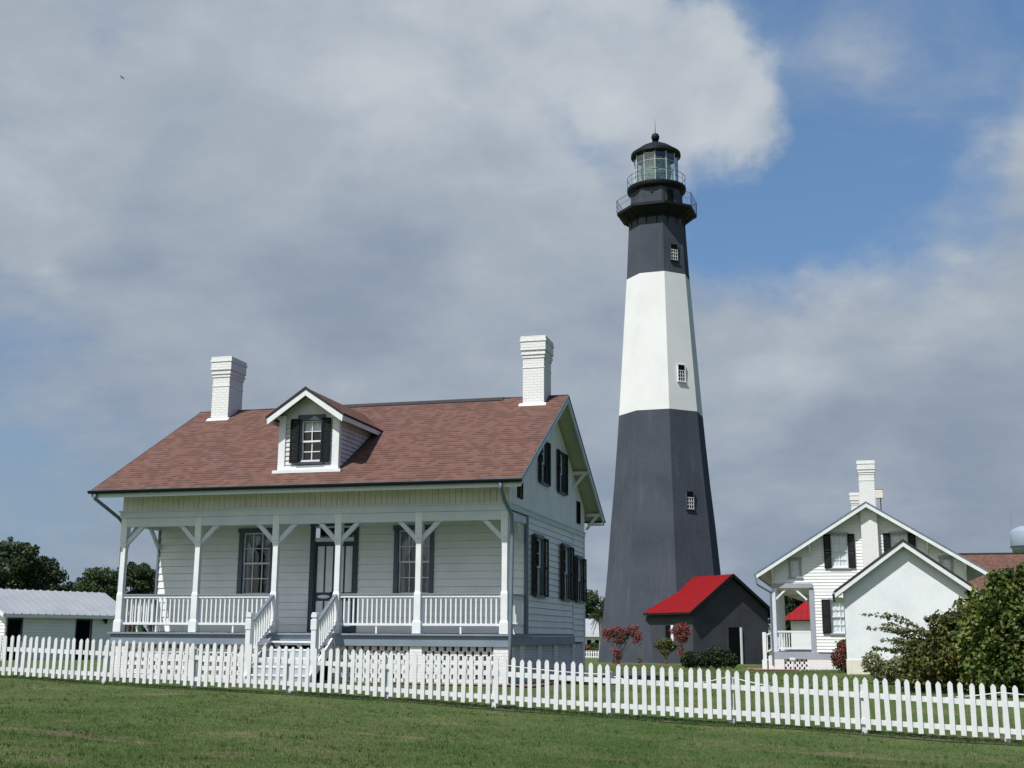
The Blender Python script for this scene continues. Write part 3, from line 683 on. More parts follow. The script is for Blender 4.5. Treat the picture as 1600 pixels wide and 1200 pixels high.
# door with transom
a0, a1, z0, z1 = door
mp = FY(PD); q = MB()
q.box(a0-.12, a0, -.01, .05, .0, z1, mp); q.box(a1, a1+.12, -.01, .05, .0, z1, mp); q.box(a0-.14, a1+.14, -.01, .06, z1, z1+.12, mp)
df = q.build('front_door', M['darkframe'], house)
q = MB(); q.box(a0, a1, -.06, .02, 2.32, 2.42, mp); q.box(a0, a1, -.04, .01, z1-.03, z1, mp); q.build('transom_bar', M['white'], df)
q = MB(); q.poly([mp(a0, -.05, 2.42), mp(a1, -.05, 2.42), mp(a1, -.05, z1), mp(a0, -.05, z1)], [(0, 1, 2, 3)]); q.build('transom_pane', M['glass'], df, recalc=False)
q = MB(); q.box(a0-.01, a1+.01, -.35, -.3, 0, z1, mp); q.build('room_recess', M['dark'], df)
mid = (a0+a1)/2
for l0, l1 in ((a0+.01, mid-.005), (mid+.005, a1-.01)):
    q = MB(); q.box(l0, l1, -.10, -.05, .02, 2.31, mp); lf = q.build('door_leaf', M['darkframe'], df)
    q = MB(); w_ = (l1-l0); s_ = .055
    for k in range(2):
        b0 = l0+s_+k*(w_-s_)/2; b1 = b0+(w_-3*s_)/2
        q.box(b0, b1, -.049, -.040, 1.02, 2.20, mp); q.box(b0, b1, -.049, -.040, .16, .80, mp)
    q.build('panel', M['white'], lf)
q = MB(); vs = [mp(a0+.27+.17*math.cos(t), -.035, .91+.045*math.sin(t)) for t in [2*math.pi*k/20 for k in range(20)]]; q.extr(vs, (0, .012, 0)); q.build('door_plaque', M['white'], df)
q = MB(); q.tube([mp(mid-.06, -.05, 1.0), mp(mid-.06, .0, 1.0), mp(mid-.06, .012, 1.0)], [.012, .03, .02], 10); q.build('handle', M['iron'], df)
for h in wf: window(house, mp, *h, cols=3, rows=4, trim=.12, tm='darkframe2', sill=True, curt=1, swag=True)
for i, h in enumerate(gw): window(house, FX(GX), *h, cols=2, rows=4, trim=.07, tm='blue', sh=.40, curt=.5, top=.03)
for h in gu: window(house, FX(GX+.005), *h, cols=2, rows=4, trim=.06, tm='darkframe', sh=.22, curt=.5)
for (c0, c1, d0, d1) in gv:
    q = MB(); mpv = FX(GX+.005)
    q.box(c0-.04, c0, -.02, .06, d0-.04, d1+.04, mpv); q.box(c1, c1+.04, -.02, .06, d0-.04, d1+.04, mpv); q.box(c0, c1, -.02, .06, d1, d1+.04, mpv); q.box(c0, c1, -.02, .06, d0-.04, d0, mpv)
    z = d0
    while z < d1: q.bar(mpv(c0, .02, z+.02), mpv(c1, .02, z+.02), .05, .012, (.6, 0, .8)); z += .06
    q.build('louvred_vent', M['shutter'], house)
# roof
nrm = Vector((0, -SL, 1)).normalized(); th = .05
def slope_slab(x0, x1, ya, yb, z_at, t0, t1):
    """slab under the roof surface, from depth t0 to t1 (vertical)"""
    q = MB(); vs = []
    for y in (ya, yb):
        for x in (x0, x1): vs += [(x, y, z_at(y)-t0), (x, y, z_at(y)-t1)]
    return q.poly(vs, [(0, 2, 6, 4), (1, 5, 7, 3), (0, 1, 3, 2), (4, 6, 7, 5), (0, 4, 5, 1), (2, 3, 7, 6)])
zf = lambda y: ZE+SL*(y+OF); zb_ = lambda y: ZE+SL*(YE-y)
RX0, RX1 = -OL, W+OL
roof = slope_slab(RX0, RX1, -OF, YR, zf, 0, .045)
r2 = slope_slab(RX0, RX1, YR, YE, zb_, 0, .045); roof.v += r2.v; roof.f += [tuple(i+8 for i in f) for f in r2.f]
roof = roof.build('roof', M['shingle'], house)
q = MB()                                          # ridge cap and dark ridge vent
q.extr([(2.0, YR-.16, ZR-.07), (2.0, YR, ZR+.045), (2.0, YR+.16, ZR-.07)], (6.9, 0, 0)); q.build('ridge_vent', M['darkroof'], roof)
sf = slope_slab(RX0+.03, RX1-.03, -OF+.03, YR, zf, .0455, .075); s2 = slope_slab(RX0+.03, RX1-.03, YR, YE-.03, zb_, .0455, .075)
sf.v += s2.v; sf.f += [tuple(i+8 for i in f) for f in s2.f]; sf.build('soffit', M['soffit'], roof)
q = MB()                                          # rake boards + drip edges at both gables, eave fascia
for x0, x1 in ((RX1-.03, RX1+.012), (RX0-.012, RX0+.03)):
    for f_, a, b_ in ((zf, -OF, YR), (zb_, YR, YE)):
        slope_slab(x0, x1, a, b_, f_, .046, .20).build('rake_board', M['greyblue'], roof)
q.box(RX0+.03, RX1-.03, -OF, -OF+.028, ZE-.20, ZE-.046)
q.build('eave_fascia', M['greyblue'], roof)
q = MB(); q.box(RX0-.02, RX1+.02, -OF-.05, -OF+.02, ZE-.022, ZE-.004)
for x0, x1 in ((RX1+.013, RX1+.03), (RX0-.03, RX0-.013)):
    for f_, a, b_ in ((zf, -OF, YR), (zb_, YR, YE)):
        t_ = slope_slab(x0, x1, a, b_, f_, -.004, .05); q.poly(t_.v, t_.f)
q.build('drip_edge', M['pipe'], roof)
q = MB(); n = 10                                  # half-round gutter
cs = [(-OF-.075+.065*math.cos(t), ZE-.03+.075*math.sin(t)) for t in [math.pi+math.pi*k/n for k in range(n+1)]]
q.extr([(RX0-.03, a, b_) for a, b_ in cs], (RX1-RX0+.08, 0, 0)); q.build('gutter', M['gutter'], roof)
q = MB(); q.extr([(RX0-.03, YE+.075+.065*math.cos(t), ZE-.03+.075*math.sin(t)) for t in [math.pi+math.pi*k/n for k in range(n+1)]], (RX1-RX0+.06, 0, 0)); q.build('gutter', M['gutter'], roof)
# soffit brackets on the gable ends
for y in (7.15, 9.0, 1.35):
    for sx, xw, xo in ((1, GX+.035, RX1-.04), (-1, XL0-.10, RX0+.04)):
        f_ = zf if y < YR else zb_
        z = f_(y)-.16; q = MB()
        q.box(min(xw, xo), max(xw, xo), y-.05, y+.05, z-.06, z+.04); q.bar((xw, y, z-.45), (xo-sx*.1, y, z-.05), .08, .07); q.build('bracket', M['white'], house)
q = MB()                                          # horizontal eave returns at the rear corner
q.box(GX+.04, RX1-.04, YE-.35, YE-.04, ZE-.20, ZE-.15); q.build('eave_return', M['white'], house)
# down pipes
q = MB(); q.tube([(W+.10, -OF-.06, ZE-.10), (W+.12, -OF-.05, ZE-.24), (W+.10, -.45, ZE-.48), (W+.19, -.16, ZE-.78), (W+.20, -.13, ZE-1.1), (W+.20, -.20, .3), (W+.20, -.24, -.1), (W+.20, -.24, -1.1)], .045, 10); q.build('downpipe', M['pipe'], house, smooth=True)
q = MB(); q.tube([(-.42, -OF-.06, ZE-.10), (-.42, -OF-.05, ZE-.22), (-.20, -.06, ZE-.64), (-.15, .10, ZE-.80), (-.15, .12, .3), (-.17, .12, -1.1)], .045, 10); q.build('downpipe', M['pipe'], house, smooth=True)
# chimneys
chimney(house, .12, .67, 3.72, 4.55, 5.6, 7.98); chimney(house, 9.58, 10.18, 3.77, 4.60, 5.6, 8.05)
q = MB()
for x0, x1, y in ((.02, .72, 3.72), (9.48, 10.24, 3.77)): q.poly([(x0, y-.10, zf(y-.10)+.012), (x1, y-.10, zf(y-.10)+.012), (x1, y+.02, zf(y+.02)+.03), (x0, y+.02, zf(y+.02)+.03), (x0, y-.10, zf(y-.10)-.02), (x1, y-.10, zf(y-.10)-.02), (x1, y+.02, zf(y+.02)-.02), (x0, y+.02, zf(y+.02)-.02)], [(0, 1, 2, 3), (7, 6, 5, 4), (0, 4, 5, 1), (1, 5, 6, 2), (2, 6, 7, 3), (3, 7, 4, 0)])
q.build('chimney_flashing', M['white'], house)
# dormer
DX0, DX1, DYF, DZE, DZP = 4.26, 5.84, -.02, 5.36, 6.0
dz0 = zf(DYF); cxd = (DX0+DX1)/2; dsl = (DZP-5.30)/(cxd-4.02)
zd = lambda x: DZP-dsl*abs(x-cxd)
hole = (4.83, 5.37, 4.16, 5.22)
mb = MB(); mpd = FY(DYF)
clap(mb, mpd, DX0, DX1, dz0+.03, DZE-.1, [hole], step=.115)
mb.extr([mpd(DX0, 0, DZE-.1), mpd(DX1, 0, DZE-.1), mpd(DX1, 0, zd(DX1)-.08), mpd(cxd, 0, DZP-.08), mpd(DX0, 0, zd(DX0)-.08)], (0, .03, 0))
for side, x in ((1, DX1), (-1, DX0)):             # triangular cheeks with lapped boards
    mpc = FX(x) if side > 0 else FXn(x)
    clap(mb, mpc, DYF, 3, dz0+.0, DZE-.06, step=.115, lims=lambda z: (DYF, DYF+(z-dz0)/SL))
dorm = mb.build('dormer', M['siding_old'], house)
mb = MB()
for x in (DX0+.06, DX1-.06): mb.box(x-.09, x+.09, DYF-.05, DYF+.09, dz0+.02, DZE-.10); mb.box(x-.12, x+.12, DYF-.12, DYF+.10, DZE-.0995, DZE-.02)
mb.box(DX0+.15, DX1-.15, DYF-.04, DYF, dz0+.02, dz0+.12)
mb.build('dormer_corner_post', M['white'], dorm)
q = MB(); q.box(DX0-.12, DX1+.14, DYF-.16, DYF+.02, dz0-.075, dz0+.004); q.build('dormer_apron', M['white'], dorm)
YF_ = DYF-.32; ex = .24
rr = MB()
for sd in (-1, 1):
    xe = cxd+sd*(DX1-cxd+ex); ze = zd(xe)
    yb0 = (DZP-ZE)/SL-OF+.03; yb1 = (ze-ZE)/SL-OF+.03
    t_ = .045
    vs = [(cxd, YF_, DZP), (xe, YF_, ze), (xe, yb1, ze), (cxd, yb0, DZP)]
    rr.poly(vs+[(a, b_, c-t_) for a, b_, c in vs], [(0, 1, 2, 3), (7, 6, 5, 4), (0, 4, 5, 1), (1, 5, 6, 2), (2, 6, 7, 3), (3, 7, 4, 0)])
rr.build('dormer_roof', M['shingle2'], dorm)
q = MB(); fsc = MB()
for sd in (-1, 1):
    xe = cxd+sd*(DX1-cxd+ex); ze = zd(xe)
    q.extr([(cxd, YF_-.03, DZP-.05), (xe, YF_-.03, ze-.05), (xe-sd*.02, YF_-.03, ze-.20), (cxd, YF_-.03, DZP-.20)], (0, .05, 0))
    q.poly([(xe-sd*.04, YF_+.02, ze-.05), (xe, YF_+.02, ze-.046), (xe, (ze-ZE)/SL-OF, ze-.046), (xe-sd*.04, (ze-ZE)/SL-OF, ze-.05),
            (xe-sd*.04, YF_+.02, ze-.16), (xe, YF_+.02, ze-.16), (xe, (ze-.1-ZE)/SL-OF, ze-.16), (xe-sd*.04, (ze-.1-ZE)/SL-OF, ze-.16)], [(0, 1, 2, 3), (7, 6, 5, 4), (0, 4, 5, 1), (1, 5, 6, 2), (2, 6, 7, 3), (3, 7, 4, 0)])
    fsc.extr([(cxd, YF_-.05, DZP+.025), (xe+sd*.03, YF_-.05, ze+.0), (xe+sd*.03, YF_-.05, ze-.045), (cxd, YF_-.05, DZP-.045)], (0, .045, 0))
    fsc.bar((xe+sd*.015, YF_, ze-.012), (xe+sd*.015, (ze-ZE)/SL-OF, ze-.012), .03, .03)
q.build('dormer_rake_board', M['white'], dorm); fsc.build('dormer_drip_edge', M['darkroof'], dorm)
wd = window(house, mpd, *hole, cols=2, rows=4, trim=.06, tm='darkframe', sh=.24, curt=.22, top=.08)

# ------------------------------------------------------------------ lighthouse
TX, TY = 4.54, 67.08; A8 = R(18.9-90)            # a vertex 18.9 deg right of -Y
tower = root('lighthouse', (TX, TY, -2.2), 'tall octagonal lighthouse painted charcoal, white, charcoal, with a glazed lantern on top', 'lighthouse')
PR = [(-3.2, 5.52), (-2.2, 5.32), (-.35, 5.1), (3.36, 4.66), (5.0, 4.49), (8.6, 4.19), (11.7, 3.88), (14.8, 3.62), (17.95, 3.38), (23.8, 2.98), (29.4, 2.6), (34.6, 2.33)]
pz = [p[0] for p in PR]; prr = [p[1] for p in PR]
rad = lambda z: float(np.interp(z, pz, prr))
def cone_part(name, z0, z1, mat):
    q = MB(); zs = [z0]+[z for z in pz if z0 < z < z1]+[z1]
    q.lathe([(rad(z), z) for z in zs], (TX, TY), 8, A8); return q.build(name, mat, tower)
cone_part('lower_shaft', -3.2, 17.35, M['towerdark']); cone_part('middle_shaft', 17.3502, 28.8, M['towerwhite']); cone_part('upper_shaft', 28.8002, 34.6, M['towerdark'])
for z in (30.55, 20.35, 10.2):                     # slit windows in the facet right of the edge
    ap = rad(z)*math.cos(math.pi/8); mp0 = FR(TX+ap*math.sin(R(41.4)), TY-ap*math.cos(R(41.4)), R(41.4))
    slp = (rad(z+1)-rad(z-1))/2
    mp = lambda a, o, zz_, mp0=mp0, z=z, slp=slp: mp0(a, o, zz_)
    q = MB()
    q.box(-.36, -.33, -.3, .075+abs(slp)*.7, z-.70, z+.66, mp); q.box(.33, .36, -.3, .075+abs(slp)*.7, z-.70, z+.66, mp); q.box(-.40, .40, -.3, .07-slp*.0, z+.6605, z+.70, mp); q.box(-.42, .42, -.3, .20, z-.76, z-.7005, mp)
    dk = M['towerdark'] if not (17.35 < z < 28.8) else M['towerwhite']
    wn_ = q.build('tower_window', dk, tower)
    q = MB(); q.box(-.33, .33, -.08, .060, z-.70, z+.66, mp); q.build('opening', M['dark'], wn_)
    q = MB()
    for s_ in (-.30, -.1, .1, .30): q.box(s_-.025, s_+.025, .0605, .085, z-.68, z+.20, mp)
    for s_ in (-.66, -.37, -.09, .20): q.box(-.32, .32, .0855, .10, z+s_-.025, z+s_+.025, mp)
    q.build('sash', M['white'], wn_)
q = MB(); q.lathe([(2.34, 33.5), (2.42, 33.75), (2.85, 34.05), (3.25, 34.32), (3.38, 34.38), (3.38, 34.6), (2.2, 34.62)], (TX, TY), 8, A8); q.build('gallery', M['iron'], tower)
for k in range(8):
    for u in (.25, .75):
        a = A8+2*math.pi*(k+u)/8; c = math.cos(a); s_ = math.sin(a); kx = math.cos(math.pi/8)/math.cos(2*math.pi*(u-.5)/8)
        q = MB(); q.tube([(TX+c*2.36*kx, TY+s_*2.36*kx, 33.0), (TX+c*2.44*kx, TY+s_*2.44*kx, 33.55), (TX+c*2.75*kx, TY+s_*2.75*kx, 33.95), (TX+c*3.25*kx, TY+s_*3.25*kx, 34.33)], .06, 6); q.build('gallery_bracket', M['iron'], tower)
def octpt(r, k, z): a = A8+2*math.pi*k/8; return (TX+r*math.cos(a), TY+r*math.sin(a), z)
q = MB()
for k in range(8):
    for z in (35.65, 35.15): q.tube([octpt(3.38, k, z), octpt(3.38, k+1, z)], .02 if z > 35.4 else .012, 5)
    q.tube([octpt(3.38, k, 34.6), octpt(3.38, k, 35.66)], .028, 5)
    for j in range(1, 14):
        a = Vector(octpt(3.38, k, 34.6)).lerp(Vector(octpt(3.38, k+1, 34.6)), j/14); q.tube([a, a+Vector((0, 0, 1.05))], .006, 4)
q.build('gallery_railing', M['iron'], tower)
q = MB(); q.lathe([(2.24, 34.61), (2.18, 36.7)], (TX, TY), 8, A8); q.build('watch_room', M['towerdark'], tower)
mp = FR(TX+2.0*math.sin(R(41.4)), TY-2.0*math.cos(R(41.4)), R(41.4))
q = MB(); q.box(-.3, .3, -.2, .06, 34.65, 36.1, mp); q.build('watch_room_door', M['dark'], tower)
mp = FR(TX+2.0*math.sin(R(-3.6)), TY-2.0*math.cos(R(-3.6)), R(-3.6))
q = MB(); q.box(-.1, .1, 0, .12, 35.8, 36.0, mp); q.build('wall_vent', M['iron'], tower)
q = MB(); q.lathe([(2.2, 36.3), (2.42, 36.46), (2.47, 36.62), (2.47, 36.76), (1.7, 36.78)], (TX, TY), 40); q.build('lantern_deck', M['iron'], tower)
q = MB(); N = 40
for z, r_ in ((37.68, .022), (37.25, .012)):
    q.tube([(TX+2.42*math.cos(2*math.pi*k/N), TY+2.42*math.sin(2*math.pi*k/N), z) for k in range(N+1)], r_, 5, cap=False)
for k in range(12): c = math.cos(2*math.pi*k/12+.2); s_ = math.sin(2*math.pi*k/12+.2); q.tube([(TX+2.42*c, TY+2.42*s_, 36.76), (TX+2.42*c, TY+2.42*s_, 37.69)], .014, 5)
q.build('lantern_railing', M['iron'], tower)
q = MB(); q.lathe([(1.78, 36.77), (1.82, 37.0)], (TX, TY), 40); q.build('lantern_sill', M['iron'], tower)
NL = 12
q = MB()
for k in range(NL):
    a = 2*math.pi*k/NL+.1; b_ = 2*math.pi*(k+1)/NL+.1; r_ = 1.80
    q.poly([(TX+r_*math.cos(a), TY+r_*math.sin(a), 37.0), (TX+r_*math.cos(b_), TY+r_*math.sin(b_), 37.0), (TX+r_*math.cos(b_), TY+r_*math.sin(b_), 39.7), (TX+r_*math.cos(a), TY+r_*math.sin(a), 39.7)], [(0, 1, 2, 3)])
lg = q.build('lantern_glass', M['lanternglass'], tower, recalc=False)
q = MB()
for k in range(NL):
    a = 2*math.pi*k/NL+.1; b_ = 2*math.pi*(k+1)/NL+.1; r_ = 1.83
    q.tube([(TX+r_*math.cos(a), TY+r_*math.sin(a), 36.95), (TX+r_*math.cos(a), TY+r_*math.sin(a), 39.72)], .028, 6)
    for z in (37.9, 38.8): q.tube([(TX+r_*math.cos(a), TY+r_*math.sin(a), z), (TX+r_*math.cos(b_), TY+r_*math.sin(b_), z)], .02, 5)
q.build('glazing_bar', M['greyblue'], tower)
# first-order lens inside: stacked glass rings around a drum
prof = []; z = 37.1
while z < 39.5: 
    u = (z-38.3)/1.25; r_ = 1.3*math.sqrt(max(.12, 1-u*u*.75)); prof += [(r_-.05, z), (r_, z+.04)]; z += .09
mt, t, b = material('lens_glass', .12, .8); b.inputs['Base Color'].default_value = (.62, .74, .70, 1); b.inputs['Transmission Weight'].default_value = .45; b.inputs['IOR'].default_value = 1.2; M['lens'] = mt
q = MB(); q.lathe(prof, (TX, TY), 24); q.build('lens', M['lens'], tower)
q = MB(); q.lathe([(2.0, 39.58), (2.10, 39.64), (2.09, 39.88), (1.85, 40.05), (1.25, 40.5), (.8, 40.74), (.3, 40.88), (.22, 40.93), (.2, 41.08), (.27, 41.12)], (TX, TY), 40); q.build('lantern_roof', M['iron'], tower, smooth=False)
q = MB(); q.lathe([(.12, 41.12), (.28, 41.23), (.345, 41.42), (.345, 41.55), (.26, 41.75), (.08, 41.85), (.03, 41.87)], (TX, TY), 20); q.build('ventilator_ball', M['iron'], tower, smooth=True)
q = MB(); q.tube([(TX, TY, 41.85), (TX, TY, 43.15)], [.03, .008], 6); q.build('lightning_rod', M['iron'], tower)

# ------------------------------------------------------------------ fuel store attached to the tower
AX = Vector((.661, -.750, 0)); LX = Vector((-.75, -.661, 0)); T0 = Vector((4.41, 67.06, 0)); LG, WH = 8.7, 3.3
G0 = T0+AX*LG
shed = root('fuel_store', (G0.x, G0.y, -1.9), 'low black brick outbuilding with a bright red metal roof at the lighthouse foot', 'outbuilding')
def S(a, l, z): v = T0+AX*a+LX*l; return (v.x, v.y, z)   # a along ridge, l towards the lit side
ZEV, ZRG = 1.62, 4.35; OV = .42; sls = (ZRG-ZEV)/(WH+OV)
q = MB(); q.extr([S(3.2, WH, -2.6), S(3.2, -WH, -2.6), S(3.2, -WH, ZRG-sls*WH-.1), S(3.2, 0, ZRG-.1), S(3.2, WH, ZRG-sls*WH-.1)], AX*(LG-3.2)); q.build('wall', M['black'], shed)
q = MB()
for sd in (1, -1):
    a0, a1 = (3.0, LG+.42)
    q.poly([S(a0, 0, ZRG), S(a1, 0, ZRG), S(a1, sd*(WH+OV), ZEV), S(a0, sd*(WH+OV), ZEV), S(a0, 0, ZRG-.06), S(a1, 0, ZRG-.06), S(a1, sd*(WH+OV), ZEV-.06), S(a0, sd*(WH+OV), ZEV-.06)], [(0, 1, 2, 3), (7, 6, 5, 4), (0, 4, 5, 1), (1, 5, 6, 2), (2, 6, 7, 3), (3, 7, 4, 0)])
    k = a0+.1
    while k < a1: q.bar(S(k, 0, ZRG+.02), S(k, sd*(WH+OV), ZEV+.02), .04, .05); k += .30
rf = q.build('roof', M['redmetal'], shed)
q = MB()
for sd in (1, -1):
    q.bar(S(LG+.445, 0, ZRG-.045), S(LG+.445, sd*(WH+OV+.02), ZEV-.06), .05, .20)
    q.poly([S(3.0, 0, ZRG-.064), S(LG+.41, 0, ZRG-.064), S(LG+.41, sd*(WH+OV), ZEV-.064), S(3.0, sd*(WH+OV), ZEV-.064), S(3.0, 0, ZRG-.08), S(LG+.41, 0, ZRG-.08), S(LG+.41, sd*(WH+OV), ZEV-.08), S(3.0, sd*(WH+OV), ZEV-.08)], [(0, 1, 2, 3), (7, 6, 5, 4), (0, 4, 5, 1), (1, 5, 6, 2), (2, 6, 7, 3), (3, 7, 4, 0)])
    q.bar(S(3.0, sd*(WH+OV+.02), ZEV-.06), S(LG+.45, sd*(WH+OV+.02), ZEV-.06), .03, .15)
q.build('fascia', M['iron'], rf)
c_ = S(LG, -.25, 0); mp = FR(c_[0], c_[1], R(41.4))
q = MB(); q.box(-.62, -.50, -.05, .03, -2.2, .62, mp); q.box(-.62, .62, -.05, .03, .62, .74, mp); dr = q.build('doorway', M['black'], shed)
q = MB(); q.box(-.5, .5, -.02, .012, -2.2, .62, mp); q.build('opening', M['dark'], dr)
q = MB(); q.box(.5, .64, -.05, .10, -1.95, .62, mp); q.build('door_jamb', M['white'], dr)
c_ = S(LG-2.9, WH, 0); mp = FR(c_[0], c_[1], R(-48.6))
q = MB(); q.box(-.55, .45, -.02, .012, -.75, .75, mp); wnd = q.build('window', M['dark'], shed)
q = MB(); q.box(.20, .50, .0125, .05, -.8, .75, mp); q.box(-.6, .52, .0125, .06, -.86, -.8, mp); q.build('window_frame', M['white'], wnd)

# ------------------------------------------------------------------ keeper's house on the right (gable towards the viewer)
HY = 28.0; K2 = (HY-CAM[1])/(21-CAM[1])
def h2(x, z): return (CAM[0]+(x-CAM[0])*K2, CAM[2]+(z-CAM[2])*K2)
hx0 = h2(16.70, 0)[0]; hxp = h2(15.18, 0)[0]; hx1 = h2(22.35, 0)[0]; hxr = h2(18.85, 0)[0]; HZE = h2(0, 2.40)[1]; HZR = h2(0, 5.08)[1]; exl = h2(14.62, 0)[0]; exr = h2(23.06, 0)[0]
hf = h2(0, -.60)[1]; gr = gz(18, 28)
sl2 = (HZR-HZE)/(hxr-exl); zr2 = lambda x: HZR-sl2*abs(x-hxr)
HL = 12.0; OH = .62
house2 = root('keeper_house', (hxr, HY+6, gr), 'white clapboard house right of the tower, a chimney running up its gable', 'house')
mp = FY(HY)
def hw(x0, x1, z0, z1): a = h2(x0, z0); b_ = h2(x1, z1); return (a[0], b_[0], a[1], b_[1])
wA = hw(17.49, 18.08, 2.60, 3.86); wB = hw(19.72, 20.32, 2.60, 3.86); wC = hw(15.92, 16.24, 2.26, 2.92); wD = hw(21.50, 21.82, 2.30, 2.92); wE = hw(17.36, 18.04, .12, 1.36); wF = hw(20.4, 21.1, .12, 1.36)
mb = MB(); zpb = h2(0, 1.92)[1]
clap(mb, mp, hx0, hx1, hf, zpb, [wE, wF], step=.14, gap=.004)
clap(mb, mp, hxp, hx1, zpb, HZR-.1, [wA, wB, wC, wD], step=.14, gap=.004, lims=lambda z: (max(hxp, hxr-(HZR-.1-z)/sl2), min(hx1, hxr+(HZR-.1-z)/sl2)))
clap(mb, FX(hx1), HY, HY+HL, hf, HZE+.2, step=.14, gap=.004); clap(mb, FXn(hx0), HY, HY+HL, hf, zpb, step=.14, gap=.004)
mb.build('wall', M['siding'], house2)
mb = MB(); mb.box(hxp, hxp+.05, HY+.03, HY+HL, zpb, HZE+.25); mb.box(hxp+.05, hx0, HY+.10, HY+HL, zpb, zpb+.05)
mb.extr([(hxp, HY+HL, zpb), (hx1, HY+HL, hf), (hx1, HY+HL, HZE+.3), (hxr, HY+HL, HZR-.1), (hxp, HY+HL, HZE+.3)], (0, -.05, 0)); mb.build('upper_boarding', M['board'], house2)
mb = MB()
zb2 = lambda x: HZR-sl2*abs(x-hxr)
for s_, xe in ((-1, exl), (1, exr)):
    vs = [(hxr, HY-OH, HZR), (hxr, HY+HL+OH, HZR), (xe, HY+HL+OH, zb2(xe)), (xe, HY-OH, zb2(xe))]
    mb.poly(vs+[(a, b_, c-.06) for a, b_, c in vs], [(0, 1, 2, 3), (7, 6, 5, 4), (0, 4, 5, 1), (1, 5, 6, 2), (2, 6, 7, 3), (3, 7, 4, 0)])
rf = mb.build('roof', M['shingle2'], house2)
q = MB(); dk = MB(); sf = MB()
for xe in (exl, exr):
    for yy in (HY-OH-.012, HY+HL+OH-.03):
        MB().extr([(hxr, yy, HZR-.061), (xe, yy, zb2(xe)-.061), (xe, yy, zb2(xe)-.24), (hxr, yy, HZR-.24)], (0, .04, 0)).build('rake_board', M['white'], rf)
        dk.extr([(hxr, yy-.015, HZR+.012), (xe, yy-.015, zb2(xe)+.012), (xe, yy-.015, zb2(xe)-.06), (hxr, yy-.015, HZR-.06)], (0, .05, 0))
    sf.extr([(hxr, HY-OH+.03, HZR-.062), (xe, HY-OH+.03, zb2(xe)-.062), (xe, HY-OH+.03, zb2(xe)-.09), (hxr, HY-OH+.03, HZR-.09)], (0, HL+2*OH-.06, 0))
dk.build('drip_edge', M['pipe'], rf); sf.build('soffit', M['soffit'], rf)
q = MB(); q.tube([(exl-.05, HY-OH, HZE-.08), (exl-.05, HY+HL+OH, HZE-.08)], .06, 8); q.build('gutter', M['pipe'], rf)
for x in (h2(16.67, 0)[0], hxp+.05, h2(21.0, 0)[0], hx1-.05):
    q = MB(); z = zb2(x)-.16; q.box(x-.05, x+.05, HY-OH+.04, HY-.03, z-.05, z+.05); q.bar((x, HY-.04, z-.55), (x, HY-OH+.1, z-.05), .07, .07); q.box(x-.04, x+.04, HY-.06, HY-.028, z-.6, z); q.build('bracket', M['white'], house2)
for wv_, c_, sh_ in ((wA, 2, .30), (wB, 2, .30), (wE, 2, .36), (wF, 2, .36)): window(house2, mp, *wv_, cols=c_, rows=4, trim=.06, tm='trimgrey', sh=sh_, curt=1, top=.05, bright=True)
for wv_ in (wC, wD): window(house2, mp, *wv_, cols=1, rows=2, trim=.10, tm='trimgrey', curt=1, bright=True)
ca, cb_ = h2(18.63, 0)[0], h2(19.24, 0)[0]; zt2 = h2(0, 6.70)[1]
q = MB(); q.box(ca, cb_, HY-.30, HY-.0281, gr-.3, HZR+.35); q.build('chimney_breast', M['brick'], house2)
chimney(house2, ca+.02, cb_-.02, HY-.32, HY+.42, HZR-.6, zt2); chimney(house2, ca-.26, ca+.15, HY+7.4, HY+8.0, HZR-.8, 7.15)
# its porch on the left side
px0 = hxp+.05
q = MB(); q.box(px0-.1, hx0+.15, HY-.09, HY+HL, hf-.05, hf); q.box(px0-.1, hx0+1.6, HY-.09, HY-.03, hf-.30, hf-.051); q.build('porch_fascia', M['trimgrey'], house2)
q = MB(); q.box(px0-.09, hx0, HY-.11, HY+.08, zpb-.10, zpb+.10); q.build('porch_beam', M['trimgrey'], house2)
q = MB(); q.box(hx0-.15, hx0+.06, HY-.05, HY+.03, hf, zpb-.101); q.build('corner_board', M['trimgrey'], house2)
for yy in (HY, HY+3, HY+6, HY+9):
    q = MB(); q.box(px0-.08, px0+.08, HY*0+yy-.08, yy+.08, hf, zpb-.10); po = q.build('porch_post', M['greyblue'], house2)
    if yy == HY:
        for s_, xx in ((1, px0), (-1, hx0-.2)):
            q = MB(); q.bar((xx+s_*.05, HY, zpb-.62), (xx+s_*.58, HY, zpb-.12), .06, .08); q.build('brace', M['white'], po)
def rail2(p0, p1, n):
    p0 = Vector(p0); p1 = Vector(p1); q = MB()
    q.bar(p0+Vector((0, 0, .88)), p1+Vector((0, 0, .88)), .08, .08); q.bar(p0+Vector((0, 0, .16)), p1+Vector((0, 0, .16)), .05, .08)
    r = q.build('porch_railing', M['white'], house2); pr = None
    for i in range(1, n+1):
        p = p0.lerp(p1, i/(n+1))
        if pr is None: b_ = MB(); b_.box(-.02, .02, -.02, .02, .2005, .8395); pr = o = b_.build('baluster', M['white'], r)
        else: o = pr.copy(); COL.objects.link(o)
        o.parent = r; o.location = p
rail2((px0+.08, HY, hf), (hx0-.15, HY, hf), 13); rail2((px0, HY+.1, hf), (px0, HY+2.9, hf), 20); rail2((px0, HY+6.1, hf), (px0, HY+9, hf), 20)
for b_ in ((px0-.1, px0+.35, HY-.08, HY+.3), (hx0-.35, hx0+1.6, HY-.08, HY+.2)): MB().box(*b_, gr-.4, hf-.301).build('foundation_pier', M['brick'], house2)
lattice(FY(HY-.02), px0+.35, hx0-.35, gr-.1, hf-.302).build('lattice_panel', M['brick'], house2)
